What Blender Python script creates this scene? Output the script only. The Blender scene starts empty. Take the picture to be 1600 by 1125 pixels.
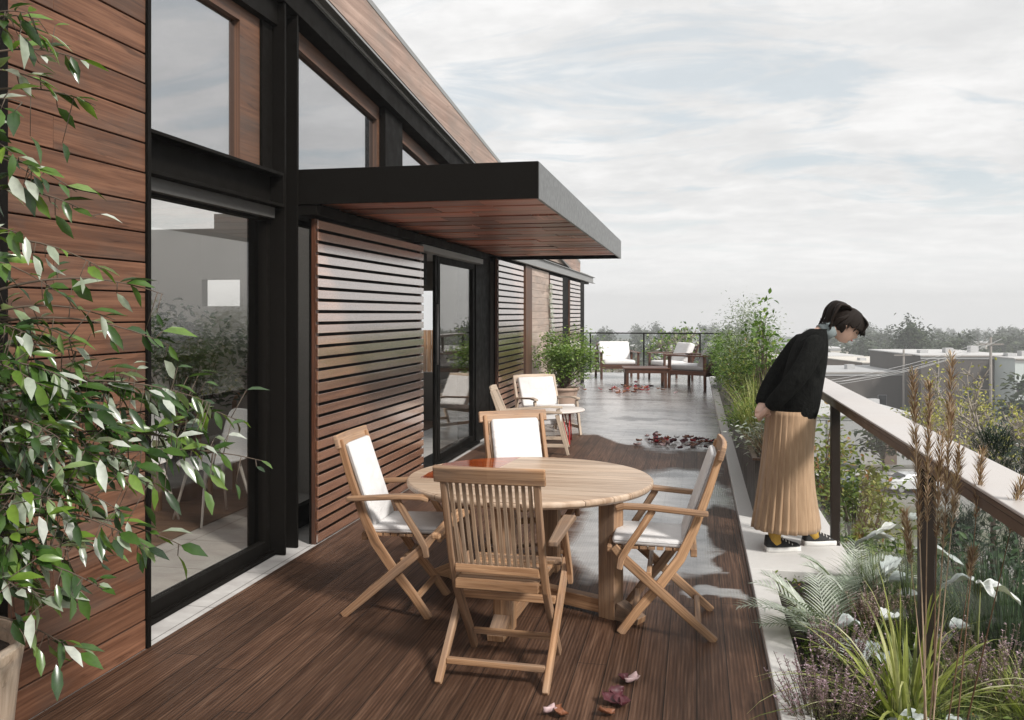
import bpy, bmesh, math, random
import numpy as np
from mathutils import Vector, Matrix, noise
R = math.radians
rng = random.Random(7)
SC = bpy.context.scene
COL = SC.collection

# ------------------------------------------------------------------ camera, sky, sun, exposure
TH = math.atan(288 / 1380)
ST, CT = math.sin(TH), math.cos(TH)
EYE = 1.65
cam_d = bpy.data.cameras.new('camera')
cam_d.sensor_fit = 'HORIZONTAL'; cam_d.sensor_width = 36; cam_d.lens = 36 * 1380 / 1600
cam_d.shift_y = -72.5 / 1600
cam_d.clip_start = 0.05; cam_d.clip_end = 9000
cam = bpy.data.objects.new('camera', cam_d); COL.objects.link(cam)
cam.location = (0, 0, EYE); cam.rotation_euler = (R(90), 0, TH)
SC.camera = cam
SC.view_settings.view_transform = 'Standard'; SC.view_settings.look = 'None'
SC.view_settings.exposure = 0.2; SC.view_settings.gamma = 1.0
SC.view_settings.use_curve_mapping = False
SC.cycles.max_bounces = 8; SC.cycles.transparent_max_bounces = 24
SC.cycles.volume_bounces = 0; SC.cycles.volume_step_rate = 8
SC.cycles.use_denoising = True

SUN_EL, SUN_AZ = 40, 126          # azimuth clockwise from +Y
def sundir():
    return Vector((math.cos(R(SUN_EL)) * math.sin(R(SUN_AZ)), math.cos(R(SUN_EL)) * math.cos(R(SUN_AZ)), math.sin(R(SUN_EL))))
sd = bpy.data.lights.new('sun', 'SUN'); sd.energy = 3.7; sd.angle = R(9); sd.color = (1, .955, .90)
so = bpy.data.objects.new('sun', sd); COL.objects.link(so)
so.rotation_euler = sundir().to_track_quat('Z', 'Y').to_euler(); so.location = (20, 10, 40)

class NT:
    def __init__(s, nt): s.t = nt
    def n(s, typ, ins=None, **kw):
        nd = s.t.nodes.new(typ)
        for k, v in kw.items(): setattr(nd, k, v)
        for k, v in (ins or {}).items():
            sock = nd.inputs[k]
            if isinstance(v, bpy.types.NodeSocket): s.t.links.new(v, sock)
            else: sock.default_value = v
        return nd
    def math(s, op, a, b=0.0, clamp=False):
        nd = s.n('ShaderNodeMath', operation=op, use_clamp=clamp)
        for i, v in enumerate((a, b)):
            if isinstance(v, bpy.types.NodeSocket): s.t.links.new(v, nd.inputs[i])
            else: nd.inputs[i].default_value = v
        return nd.outputs[0]
    def ramp(s, fac, stops, interp='LINEAR'):
        nd = s.n('ShaderNodeValToRGB'); cr = nd.color_ramp; cr.interpolation = interp
        while len(cr.elements) < len(stops): cr.elements.new(.5)
        for e, (p, c) in zip(cr.elements, stops):
            e.position = p
            e.color = (c, c, c, 1) if isinstance(c, (int, float)) else (c[0], c[1], c[2], 1)
        s.t.links.new(fac, nd.inputs[0]); return nd.outputs[0]
    def mix(s, fac, a, b, blend='MIX'):
        nd = s.n('ShaderNodeMix', data_type='RGBA', blend_type=blend)
        for k, v in ((0, fac), (6, a), (7, b)):
            if isinstance(v, bpy.types.NodeSocket): s.t.links.new(v, nd.inputs[k])
            elif k == 0: nd.inputs[0].default_value = v
            else: nd.inputs[k].default_value = (v[0], v[1], v[2], 1)
        return nd.outputs[2]
    def noise(s, vec, scale, detail=4, rough=.55, dist=0, dim='3D'):
        nd = s.n('ShaderNodeTexNoise', {'Scale': scale, 'Detail': detail, 'Roughness': rough, 'Distortion': dist}, noise_dimensions=dim)
        if vec is not None: s.t.links.new(vec, nd.inputs['Vector'])
        return nd.outputs['Fac']
    def map(s, vec, scale=(1, 1, 1), loc=(0, 0, 0), rot=(0, 0, 0)):
        nd = s.n('ShaderNodeMapping', {'Scale': scale, 'Location': loc, 'Rotation': rot}); s.t.links.new(vec, nd.inputs[0]); return nd.outputs[0]

world = bpy.data.worlds.new('World'); SC.world = world; world.use_nodes = True
wt = world.node_tree; wt.nodes.clear(); W = NT(wt)
sky = W.n('ShaderNodeTexSky', sky_type='NISHITA', sun_disc=False, sun_elevation=R(SUN_EL), sun_rotation=R(SUN_AZ))
tc = W.n('ShaderNodeTexCoord').outputs['Generated']
sp = W.n('ShaderNodeSeparateXYZ', {0: tc})
zz = W.math('MAXIMUM', sp.outputs[2], 0.0)
den = W.math('ADD', zz, .16)
cx = W.math('DIVIDE', sp.outputs[0], den); cy = W.math('DIVIDE', sp.outputs[1], den)
cv = W.n('ShaderNodeCombineXYZ', {0: cx, 1: cy, 2: 0.0}).outputs[0]
n1 = W.noise(W.map(cv, (1, 1.15, 1), (4.2, 1.3, 0)), 1.5, 10, .60, .1)
n2 = W.noise(W.map(cv, (1.0, 1.25, 1), (1.1, 7.7, 0)), 5.0, 9, .60, .1)
nn = W.math('ADD', W.math('MULTIPLY', n1, .55), W.math('MULTIPLY', n2, .45))
cloud = W.ramp(nn, [(.38, (.68, .682, .684)), (.47, (.735, .735, .733)), (.54, (.79, .787, .783)), (.62, (.86, .855, .85))])
n3 = W.noise(W.map(cv, (1, 1.9, 1), (9.3, 2.9, 0)), 1.4, 7, .6, .8)
gap = W.ramp(n3, [(.50, 0.0), (.62, .9)])
bluesky = W.n('ShaderNodeMix', {0: .25}, data_type='RGBA')
wt.links.new(sky.outputs[0], bluesky.inputs[7]); bluesky.inputs[6].default_value = (6.7, 7.2, 7.35, 1)
skys = W.mix(1.0, bluesky.outputs[2], (.1, .1, .1), 'MULTIPLY')
upm = W.math('MULTIPLY', gap, W.ramp(sp.outputs[2], [(.02, 0.0), (.14, 1.0), (.5, .5)]))
ccol = W.mix(upm, cloud, skys)
hz = W.ramp(sp.outputs[2], [(0.0, 1.0), (.13, 0.0)])
ccol = W.mix(W.math('MULTIPLY', hz, .7), ccol, (.99, .985, .975))
bg = W.n('ShaderNodeBackground', {'Color': W.mix(1.0, ccol, (10, 10, 10), 'MULTIPLY'), 'Strength': .1})
wo = W.n('ShaderNodeOutputWorld', {0: bg.outputs[0]})

# ------------------------------------------------------------------ helpers
def at(px, py, D):
    u = (px - 800) / 1380 * D
    return Vector((u * CT - D * ST, u * ST + D * CT, EYE - (py - 490) * D / 1380))
def atz(px, py, Z=0.0):
    return at(px, py, 1380 * (EYE - Z) / (py - 490))

class MB:
    def __init__(s): s.v = []; s.f = []; s.uv = []; s.r = []; s.sm = []
    def face(s, idx, uvs=None, r=0.5, smooth=False):
        s.f.append(tuple(idx)); s.uv.append(uvs or [(0, 0)] * len(idx)); s.r.append(r); s.sm.append(smooth)
    def hexa(s, c, du, dv, dw, r=None):   # c centre, half axes; du along the length
        r = rng.random() if r is None else r
        c, du, dv, dw = map(Vector, (c, du, dv, dw)); b = len(s.v)
        for i in (-1, 1):
            for j in (-1, 1):
                for k in (-1, 1): s.v.append(c + du * i + dv * j + dw * k)
        lu, lv, lw = du.length, dv.length, dw.length; ou, ov = rng.random() * 9, rng.random() * 9
        right = du.cross(dv).dot(dw) > 0
        # corners id = i*4+j*2+k
        def Q(ids, coords):
            idx = [b + k for k in ids]; uv = [(ou + x, ov + y) for x, y in coords]
            if not right: idx.reverse(); uv.reverse()
            s.face(idx, uv, r)
        Q((1, 5, 7, 3), ((-lu, -lv), (lu, -lv), (lu, lv), (-lu, lv)))
        Q((0, 2, 6, 4), ((-lu, -lv), (-lu, lv), (lu, lv), (lu, -lv)))
        Q((2, 3, 7, 6), ((-lu, 5 - lw), (-lu, 5 + lw), (lu, 5 + lw), (lu, 5 - lw)))
        Q((0, 4, 5, 1), ((-lu, 3 - lw), (lu, 3 - lw), (lu, 3 + lw), (-lu, 3 + lw)))
        Q((4, 6, 7, 5), ((0, -lv), (0, lv), (lw * .3, lv), (lw * .3, -lv)))
        Q((0, 1, 3, 2), ((0, -lv), (lw * .3, -lv), (lw * .3, lv), (0, lv)))
        return s
    def box(s, x0, x1, y0, y1, z0, z1, r=None):
        c = ((x0 + x1) / 2, (y0 + y1) / 2, (z0 + z1) / 2); h = [((x1 - x0) / 2, 0, 0), (0, (y1 - y0) / 2, 0), (0, 0, (z1 - z0) / 2)]
        ax = sorted(range(3), key=lambda i: -sum(map(abs, h[i])))
        return s.hexa(c, h[ax[0]], h[ax[1]], h[ax[2]], r)
    def bar(s, p0, p1, w, t, up=(0, 0, 1), r=None):
        p0, p1 = Vector(p0), Vector(p1); d = p1 - p0; dn = d.normalized(); up = Vector(up)
        side = dn.cross(up)
        if side.length < 1e-4: side = dn.cross(Vector((0, 1, 0)))
        side.normalize(); u2 = side.cross(dn)
        return s.hexa((p0 + p1) / 2, d / 2, side * w / 2, u2 * t / 2, r)
    def strip(s, pts, w, t, side, r=None):    # rectangular section swept along pts, width w along side
        r = rng.random() if r is None else r
        pts = [Vector(p) for p in pts]; side = Vector(side).normalized(); b = len(s.v); u = rng.random() * 9; us = []
        ws = w if isinstance(w, (list, tuple)) else [w] * len(pts); ts = t if isinstance(t, (list, tuple)) else [t] * len(pts)
        for i, p in enumerate(pts):
            d = (pts[min(i + 1, len(pts) - 1)] - pts[max(i - 1, 0)]).normalized(); nrm = d.cross(side).normalized()
            for a, c in ((-1, -1), (1, -1), (1, 1), (-1, 1)): s.v.append(p + side * a * ws[i] / 2 + nrm * c * ts[i] / 2)
            if i: u += (p - pts[i - 1]).length
            us.append(u)
        m = max(ws); n_ = max(ts); vs = [0, m, m + n_, 2 * m + n_, 2 * m + 2 * n_]
        for i in range(len(pts) - 1):
            for k in range(4):
                a = b + i * 4 + k; c = b + i * 4 + (k + 1) % 4
                s.face((a, c, c + 4, a + 4), [(us[i], vs[k]), (us[i], vs[k + 1]), (us[i + 1], vs[k + 1]), (us[i + 1], vs[k])], r)
        s.face((b + 3, b + 2, b + 1, b), [(0, 0), (0, m), (.02, m), (.02, 0)], r)
        e = b + 4 * (len(pts) - 1); s.face((e, e + 1, e + 2, e + 3), [(0, 0), (0, m), (.02, m), (.02, 0)], r)
        return s
    def tube(s, pts, rad, n=8, r=None, cap=True, flat=1.0):
        r = rng.random() if r is None else r
        pts = [Vector(p) for p in pts]; b = len(s.v); rad = rad if isinstance(rad, (list, tuple)) else [rad] * len(pts)
        ref = Vector((0, 0, 1)) if abs((pts[-1] - pts[0]).normalized().z) < .9 else Vector((1, 0, 0)); u = 0; us = []
        for i, p in enumerate(pts):
            d = (pts[min(i + 1, len(pts) - 1)] - pts[max(i - 1, 0)]).normalized(); a = d.cross(ref).normalized(); c = a.cross(d)
            for k in range(n):
                t = 2 * math.pi * k / n; s.v.append(p + (a * math.cos(t) + c * math.sin(t) * flat) * rad[i])
            if i: u += (p - pts[i - 1]).length
            us.append(u)
        for i in range(len(pts) - 1):
            for k in range(n):
                k2 = (k + 1) % n
                s.face((b + i * n + k, b + (i + 1) * n + k, b + (i + 1) * n + k2, b + i * n + k2), [(us[i], k / n * .2), (us[i + 1], k / n * .2), (us[i + 1], (k + 1) / n * .2), (us[i], (k + 1) / n * .2)], r, True)
        if cap:
            s.face([b + k for k in range(n)], None, r); e = b + (len(pts) - 1) * n; s.face([e + k for k in reversed(range(n))], None, r)
        return s
    def rings(s, rings, r=.5, closed=True, smooth=True, capb=False, capt=False, vs=1.0):
        b = len(s.v); n = len(rings[0])
        for rg in rings: s.v.extend(Vector(p) for p in rg)
        for i in range(len(rings) - 1):
            for k in range(n if closed else n - 1):
                k2 = (k + 1) % n
                s.face((b + i * n + k, b + i * n + k2, b + (i + 1) * n + k2, b + (i + 1) * n + k), [(i / vs, k / n), (i / vs, (k + 1) / n), ((i + 1) / vs, (k + 1) / n), ((i + 1) / vs, k / n)], r, smooth)
        if capb: s.face([b + k for k in reversed(range(n))], None, r)
        if capt: s.face([b + (len(rings) - 1) * n + k for k in range(n)], None, r)
        return s
    def lathe(s, prof, n=32, c=(0, 0, 0), r=.5):
        return s.rings([[(c[0] + q * math.cos(2 * math.pi * k / n), c[1] + q * math.sin(2 * math.pi * k / n), c[2] + z) for k in range(n)] for q, z in prof], r, capb=True, capt=True)
    def leaf(s, p, d, nrm, L, w, r=None, fold=.25, curl=.15):
        r = rng.random() if r is None else r
        p, d, nrm = Vector(p), Vector(d).normalized(), Vector(nrm); side = d.cross(nrm)
        if side.length < 1e-3: side = d.orthogonal()
        side.normalize(); nrm = side.cross(d); b = len(s.v)
        for t, ww, dz in ((0, 0, 0), (.28, .8, -curl * .1), (.6, .9, -curl * .4), (1, 0, -curl)):
            m = p + d * L * t + nrm * L * dz
            if ww == 0: s.v.append(m)
            else: s.v.extend((m - side * w * ww / 2 + nrm * w * fold, m, m + side * w * ww / 2 + nrm * w * fold))
        for q in ((0, 2, 1), (0, 3, 2), (1, 2, 5, 4), (2, 3, 6, 5), (4, 5, 7), (5, 6, 7)): s.face([b + k for k in q], [(0, 0)] * len(q), r, True)
        return s
    def blade(s, p, d, L, w, droop=.5, n=7, r=None, twist=0):
        r = rng.random() if r is None else r
        p = Vector(p); d = Vector(d).normalized(); b = len(s.v); q = p.copy(); dd = d.copy()
        for i in range(n + 1):
            t = i / n; side = dd.cross(Vector((0, 0, 1)))
            if side.length < .05: side = Vector((math.cos(twist), math.sin(twist), 0))
            side.normalize(); ww = w * (1 - t ** 2.2) * (.55 + .45 * min(1, t * 4)) / 2 + .0004
            up = side.cross(dd).normalized()
            s.v.extend((q - side * ww + up * ww * .35, q.copy(), q + side * ww + up * ww * .35))
            q = q + dd * L / n; dd = (dd + Vector((0, 0, -1)) * droop / n * (0.4 + 1.6 * t)).normalized()
        for i in range(n):
            a = b + i * 3
            s.face((a, a + 1, a + 4, a + 3), None, r, True); s.face((a + 1, a + 2, a + 5, a + 4), None, r, True)
        return s
    def build(s, name, m, parent=None, bevel=0, world=True, sub=0, seg=2, solid=0):
        me = bpy.data.meshes.new(name)
        off = parent.location if (parent is not None and world) else Vector((0, 0, 0))
        if parent is not None and world and parent.parent is not None: off = off + parent.parent.location
        me.from_pydata([tuple(Vector(v) - off) for v in s.v], [], s.f)
        if len(me.polygons) == len(s.f):
            uvl = me.uv_layers.new(name='UVMap'); flat = [c for q in s.uv for p in q for c in p]; uvl.data.foreach_set('uv', flat)
            a = me.attributes.new('rnd', 'FLOAT', 'FACE'); a.data.foreach_set('value', s.r)
            me.polygons.foreach_set('use_smooth', s.sm)
        me.update(); me.materials.append(m)
        o = bpy.data.objects.new(name, me); COL.objects.link(o)
        if parent is not None: o.parent = parent
        if bevel:
            md = o.modifiers.new('bevel', 'BEVEL'); md.width = bevel; md.segments = seg; md.limit_method = 'ANGLE'; md.angle_limit = R(40)
        if sub:
            md = o.modifiers.new('sub', 'SUBSURF'); md.levels = sub; md.render_levels = sub
        if solid:
            md = o.modifiers.new('solid', 'SOLIDIFY'); md.thickness = solid; md.offset = 0
        return o

def tag(o, label=None, cat=None, group=None, kind=None):
    for k, v in (('label', label), ('category', cat), ('group', group), ('kind', kind)):
        if v: o[k] = v
    return o
def thing(name, label, cat, loc=(0, 0, 0), rz=0, group=None):
    o = bpy.data.objects.new(name, None); COL.objects.link(o); o.empty_display_size = .1
    o.location = loc; o.rotation_euler = (0, 0, rz); return tag(o, label, cat, group)
def struct(o): o['kind'] = 'structure'; return o
def dup(root, loc, rz=0, label=None, scale=None, skip=()):
    r = root.copy(); COL.objects.link(r); r.location = loc; r.rotation_euler = (0, 0, rz)
    if label: r['label'] = label
    if scale: r.scale = (scale,) * 3 if isinstance(scale, (int, float)) else scale
    for ch in list(root.children):
        if ch.name.split('.')[0] in skip: continue
        c = ch.copy(); COL.objects.link(c); c.parent = r
        for g in list(ch.children):
            d = g.copy(); COL.objects.link(d); d.parent = c
    return r

# ------------------------------------------------------------------ materials
def newmat(name):
    m = bpy.data.materials.new(name); m.use_nodes = True; m.node_tree.nodes.clear(); return m, NT(m.node_tree)
def out(T, sh): T.n('ShaderNodeOutputMaterial', {0: sh})
def pbsdf(T, col, rough=.5, metal=0, bump=None, bstr=.3, bdist=.002, **kw):
    ins = {'Base Color': col if isinstance(col, bpy.types.NodeSocket) else (*col, 1), 'Roughness': rough, 'Metallic': metal}
    ins.update(kw)
    if bump is not None: ins['Normal'] = T.n('ShaderNodeBump', {'Height': bump, 'Strength': bstr, 'Distance': bdist}).outputs[0]
    return T.n('ShaderNodeBsdfPrincipled', ins).outputs[0]
def rnd(T): return T.n('ShaderNodeAttribute', attribute_name='rnd').outputs['Fac']
def wood(name, dark, light, rough=.55, gs=1.0, var=.35, spec=.5, bstr=.35, knots=True):
    m, T = newmat(name); uv = T.n('ShaderNodeTexCoord').outputs['UV']
    sh_ = T.n('ShaderNodeCombineXYZ', {0: T.math('MULTIPLY', rnd(T), 37.0), 1: 0.0, 2: T.math('MULTIPLY', rnd(T), 11.0)}).outputs[0]
    uv = T.n('ShaderNodeVectorMath', {0: uv, 1: sh_}, operation='ADD').outputs[0]
    g1 = T.noise(T.map(uv, (2.6 * gs, 120 * gs, 1)), 1.0, 6, .68, .35)
    g2 = T.noise(T.map(uv, (1.0 * gs, 26 * gs, 1)), 1.0, 4, .58, 1.6)
    g3 = T.noise(T.map(uv, (1.3, 3.5, 1)), 1.0, 4, .6, .5)
    f = T.math('ADD', T.math('MULTIPLY', g1, .42), T.math('MULTIPLY', g2, .58))
    col = T.ramp(f, [(.33, dark), (.49, [(a * .55 + b * .45) for a, b in zip(dark, light)]), (.62, light)])
    k = T.ramp(T.noise(T.map(uv, (3.0, 24, 1), (5, 3, 0)), 1.0, 3, .6, .6), [(.60, 0.0), (.70, .6)])
    col = T.mix(k if knots else 0.0, col, [c * .45 for c in dark])
    grey = sum(light) / 3; col = T.mix(T.ramp(g3, [(.46, 0.0), (.72, .45)]), col, [grey * .95, grey * .84, grey * .74])
    v = T.math('ADD', T.math('MULTIPLY', rnd(T), var), T.math('ADD', T.math('MULTIPLY', T.math('SUBTRACT', g3, .5), -.9), 1 - var / 2))
    col = T.mix(1.0, col, T.n('ShaderNodeCombineColor', {0: v, 1: v, 2: v}).outputs[0], 'MULTIPLY')
    out(T, pbsdf(T, col, T.ramp(g1, [(.3, rough - .08), (.7, rough + .12)]), 0, f, bstr, .0015, **{'Specular IOR Level': spec})); return m
def plain(name, col, rough=.5, metal=0, nscale=40, namt=.12, bstr=.15, bdist=.001, spec=.5, coord='Object', detail=5):
    m, T = newmat(name); tc_ = T.n('ShaderNodeTexCoord').outputs[coord]
    n = T.noise(tc_, nscale, detail, .6); n_ = T.noise(tc_, nscale * .13, 3, .6)
    v = T.math('ADD', T.math('MULTIPLY', T.math('ADD', n, n_), namt), 1 - namt)
    c = T.mix(1.0, col, T.n('ShaderNodeCombineColor', {0: v, 1: v, 2: v}).outputs[0], 'MULTIPLY')
    out(T, pbsdf(T, c, T.ramp(n_, [(.3, max(.02, rough - .08)), (.7, rough + .1)]), metal, n, bstr, bdist, **{'Specular IOR Level': spec})); return m
def leafmat(name, stops, rough=.4, trans=.3, coat=.3, interp='LINEAR'):
    m, T = newmat(name); c = T.ramp(rnd(T), stops, interp)
    n = T.noise(T.n('ShaderNodeTexCoord').outputs['Object'], 30, 2)
    c = T.mix(.5, c, T.mix(1.0, c, T.ramp(n, [(.3, .6), (.7, 1.35)]), 'MULTIPLY'))
    p = pbsdf(T, c, rough, 0, None, **{'Specular IOR Level': coat})
    t = T.n('ShaderNodeBsdfTranslucent', {'Color': T.mix(1.0, c, (1.2, 1.35, .6), 'MULTIPLY')}).outputs[0]
    out(T, T.n('ShaderNodeMixShader', {0: trans, 1: p, 2: t}).outputs[0]); return m
def glassmat(name, tint, ior, gcol=(1, 1, 1), rough=0.0, base=0.0, gk=1.0):
    m, T = newmat(name); geo = T.n('ShaderNodeNewGeometry'); dp = T.n('ShaderNodeVectorMath', {0: geo.outputs['Incoming'], 1: geo.outputs['Normal']}, operation='DOT_PRODUCT').outputs['Value']
    r0 = ((ior - 1) / (ior + 1)) ** 2; fr = T.math('ADD', T.math('MULTIPLY', T.math('POWER', T.math('SUBTRACT', 1.0, T.math('ABSOLUTE', dp)), 5.0), (1 - r0) * gk), r0, True)
    if base: fr = T.math('ADD', T.math('MULTIPLY', fr, 1 - base), base, True)
    tr = T.n('ShaderNodeBsdfTransparent', {'Color': (*tint, 1)}).outputs[0]; gl = T.n('ShaderNodeBsdfGlossy', {'Color': (*gcol, 1), 'Roughness': rough}).outputs[0]
    out(T, T.n('ShaderNodeMixShader', {0: fr, 1: tr, 2: gl}).outputs[0]); return m

M = {}
M['teak'] = wood('teak', (.16, .075, .034), (.49, .30, .17), .5, 1.0, .4, .25)
M['teak_grey'] = wood('teak_grey', (.22, .14, .085), (.46, .33, .225), .6, 1.2, .3)
M['pale_wood'] = wood('pale_wood', (.34, .25, .18), (.6, .49, .38), .55, 1.0, .2)
M['dark_wood'] = wood('dark_wood', (.045, .017, .009), (.13, .05, .026), .42, 1.0, .3)
M['siding'] = wood('siding', (.070, .029, .016), (.21, .102, .060), .5, .8, .34, .25, .4)
M['fascia_wood'] = wood('fascia_wood', (.20, .125, .095), (.46, .33, .27), .6, .35, .1)
M['frame_wood'] = wood('frame_wood', (.065, .028, .015), (.16, .078, .044), .5, .8, .2)
M['soffit_wood'] = wood('soffit_wood', (.22, .055, .03), (.72, .29, .19), .36, .7, .9)
M['pale_siding'] = wood('pale_siding', (.33, .245, .20), (.5, .40, .34), .6, .5, .15, .5, .3)
M['black_steel'] = plain('black_steel', (.0065, .0055, .0045), .6, 0, 60, .2, .1, .001, .08)
M['grey_steel'] = plain('grey_steel', (.16, .16, .155), .38, .55, 180, .35, .25, .0008)
M['dull_steel'] = plain('dull_steel', (.085, .083, .08), .5, .3, 60, .2)
M['channel_steel'] = plain('channel_steel', (.30, .30, .295), .5, .3, 60, .2)
M['rail_top'] = plain('rail_top', (.54, .505, .48), .34, 0, 20, .06, .05)
M['bronze'] = plain('bronze', (.10, .058, .038), .38, .3, 30, .2)
M['post_steel'] = plain('post_steel', (.022, .015, .011), .5, .1, 30, .2, .15, .001, .3)
M['concrete'] = plain('concrete', (.60, .585, .565), .62, 0, 26, .12, .2, .001)
M['planter_steel'] = plain('planter_steel', (.055, .048, .042), .5, .3, 30, .3)
def cloth(name, col):
    m, T = newmat(name); ob = T.n('ShaderNodeTexCoord').outputs['Object']; a = T.noise(T.map(ob, (1, 1, 1.6)), 7, 4, .55, .8); b = T.noise(ob, 380, 2)
    c = T.mix(1.0, col, T.ramp(T.noise(ob, 5, 5, .6), [(.35, (.88, .87, .86)), (.65, (1, 1, 1))]), 'MULTIPLY')
    out(T, pbsdf(T, c, .88, 0, T.math('ADD', T.math('MULTIPLY', a, 14.0), b), .5, .0016, **{'Specular IOR Level': .2})); return m
M['cushion'] = cloth('cushion', (.74, .73, .725)); M['cushion_grey'] = cloth('cushion_grey', (.50, .50, .51))
M['soil'] = plain('soil', (.035, .025, .018), .95, 0, 40, .5, 1.0, .01)
M['red_metal'] = plain('red_metal', (.42, .02, .018), .4)
M['table_white'] = plain('table_white', (.66, .60, .56), .4, 0, 8, .1)
M['terracotta'] = plain('terracotta', (.42, .30, .235), .7, 0, 12, .3, .3)
M['white_shell'] = plain('white_shell', (.88, .88, .88), .4)
M['white_leg'] = plain('white_leg', (.7, .68, .65), .4)
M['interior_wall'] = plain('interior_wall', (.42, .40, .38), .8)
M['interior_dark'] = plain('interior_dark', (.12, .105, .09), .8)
M['black_plastic'] = plain('black_plastic', (.012, .012, .012), .5)
M['glass_window'] = glassmat('glass_window', (.92, .91, .89), 1.5, (.95, .94, .92), 0, .05)
M['glass_upper'] = glassmat('glass_upper', (.4, .4, .4), 1.8, (.90, .90, .91), 0, .46)
M['glass_rail'] = glassmat('glass_rail', (.985, .988, .985), 1.1, gk=.14)

def screenmat():
    m, T = newmat('screen_slat'); uv = T.n('ShaderNodeTexCoord').outputs['UV']
    g = T.noise(T.map(uv, (1.6, 50, 1)), 1.0, 5, .6, .4)
    v = T.math('ADD', T.math('MULTIPLY', rnd(T), .4), .8)
    c = T.mix(1.0, T.ramp(g, [(.35, (.20, .08, .042)), (.65, (.46, .22, .125))]), T.n('ShaderNodeCombineColor', {0: v, 1: v, 2: v}).outputs[0], 'MULTIPLY')
    p = pbsdf(T, c, .5, 0, g, .3, .001)
    gl = T.n('ShaderNodeBsdfGlossy', {'Color': (1, .97, .95, 1), 'Roughness': .14}).outputs[0]
    fr = T.math('ADD', T.math('MULTIPLY', T.n('ShaderNodeFresnel', {'IOR': 1.6}).outputs[0], .8), .42, True)
    out(T, T.n('ShaderNodeMixShader', {0: fr, 1: p, 2: gl}).outputs[0]); return m
M['screen_slat'] = screenmat()

def deckmat():
    m, T = newmat('deck_boards'); ob = T.n('ShaderNodeTexCoord').outputs['Object']; s = T.n('ShaderNodeSeparateXYZ', {0: ob})
    x, y = s.outputs[0], s.outputs[1]
    px_ = T.math('DIVIDE', x, .138); pid = T.math('FLOOR', px_); fr = T.math('FRACT', px_)
    wn = T.n('ShaderNodeTexWhiteNoise', {1: pid}, noise_dimensions='1D').outputs[0]
    yo = T.math('ADD', y, T.math('MULTIPLY', wn, 7.0)); bid = T.math('FLOOR', T.math('DIVIDE', yo, 3.1))
    wn2 = T.n('ShaderNodeTexWhiteNoise', {0: T.n('ShaderNodeCombineXYZ', {0: pid, 1: bid, 2: 0.0}).outputs[0]}).outputs[0]
    rib = T.math('SINE', T.math('MULTIPLY', x, 2 * math.pi / .0173))
    grain = T.noise(T.map(ob, (90, 3.0, 1)), 1.0, 5, .65, .3); g2 = T.noise(T.map(ob, (24, 1.1, 1)), 1.0, 4, .6, .8)
    blot = T.noise(ob, 1.3, 5, .6)
    c = T.ramp(T.math('ADD', T.math('MULTIPLY', grain, .6), T.math('MULTIPLY', g2, .4)), [(.33, (.034, .016, .0092)), (.52, (.094, .049, .030)), (.68, (.182, .106, .069))])
    v = T.math('ADD', T.math('MULTIPLY', wn2, .38), T.math('MULTIPLY', T.math('ADD', blot, .12), 1.15))
    v = T.math('MULTIPLY', v, T.math('ADD', T.math('MULTIPLY', rib, .17), .98))
    c = T.mix(1.0, c, T.n('ShaderNodeCombineColor', {0: v, 1: v, 2: v}).outputs[0], 'MULTIPLY')
    gapm = T.math('ADD', T.math('LESS_THAN', fr, .035), T.math('LESS_THAN', T.math('FRACT', T.math('DIVIDE', yo, 3.1)), .0015), True)
    c = T.mix(gapm, c, (.012, .008, .006))
    st = T.math('ADD', T.n('ShaderNodeAttribute', attribute_name='wet_sheen').outputs['Fac'], T.math('MULTIPLY', T.math('SUBTRACT', T.noise(T.map(ob, (1.6, 5.5, 1)), 1.6, 6, .62, .4), .5), .75)); gr = T.n('ShaderNodeAttribute', attribute_name='dark_streak').outputs['Fac']
    sheen = T.ramp(T.math('ADD', st, T.math('MULTIPLY', T.math('SUBTRACT', T.noise(ob, 6, 6, .65), .5), .35)), [(.26, 0.0), (.74, 1.0)])
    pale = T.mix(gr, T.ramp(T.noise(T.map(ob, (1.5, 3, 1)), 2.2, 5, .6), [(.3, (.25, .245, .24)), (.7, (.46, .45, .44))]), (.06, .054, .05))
    c = T.mix(T.math('MULTIPLY', sheen, .86), c, pale)  # sky sheen on the wet boards put into the base colour
    h = T.math('MULTIPLY', T.math('SUBTRACT', T.math('ADD', T.math('MULTIPLY', rib, .5), T.math('MULTIPLY', grain, .6)), T.math('MULTIPLY', gapm, 3.0)), T.math('SUBTRACT', 1.0, T.math('MULTIPLY', sheen, .6)))
    out(T, pbsdf(T, c, T.mix(sheen, (.55, .55, .55), (.19, .19, .19)), 0, h, .5, .002, **{'Specular IOR Level': T.mix(sheen, (.2, .2, .2), (.5, .5, .5))})); return m
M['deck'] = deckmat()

def tilemat(name, tile, c1, c2, grout, off=(0, 0, 0), rough=.4):
    m, T = newmat(name); ob = T.n('ShaderNodeTexCoord').outputs['Object']; s = T.n('ShaderNodeSeparateXYZ', {0: ob})
    fx = T.math('FRACT', T.math('DIVIDE', T.math('ADD', s.outputs[0], off[0]), tile[0])); fy = T.math('FRACT', T.math('DIVIDE', T.math('ADD', s.outputs[1], off[1]), tile[1]))
    g = T.math('ADD', T.math('LESS_THAN', fx, .006 / tile[0]), T.math('LESS_THAN', fy, .006 / tile[1]), True)
    c = T.ramp(T.noise(T.map(ob, (1, 2, 1)), 4, 6, .6, .6), [(.35, c1), (.65, c2)])
    out(T, pbsdf(T, T.mix(g, c, grout), rough, 0, T.math('SUBTRACT', T.noise(ob, 60, 3), T.math('MULTIPLY', g, 3.0)), .15, .001)); return m
M['tile'] = tilemat('tile', (.9, .66), (.46, .44, .425), (.60, .585, .565), (.12, .11, .10), (0, .1, 0))
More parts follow.
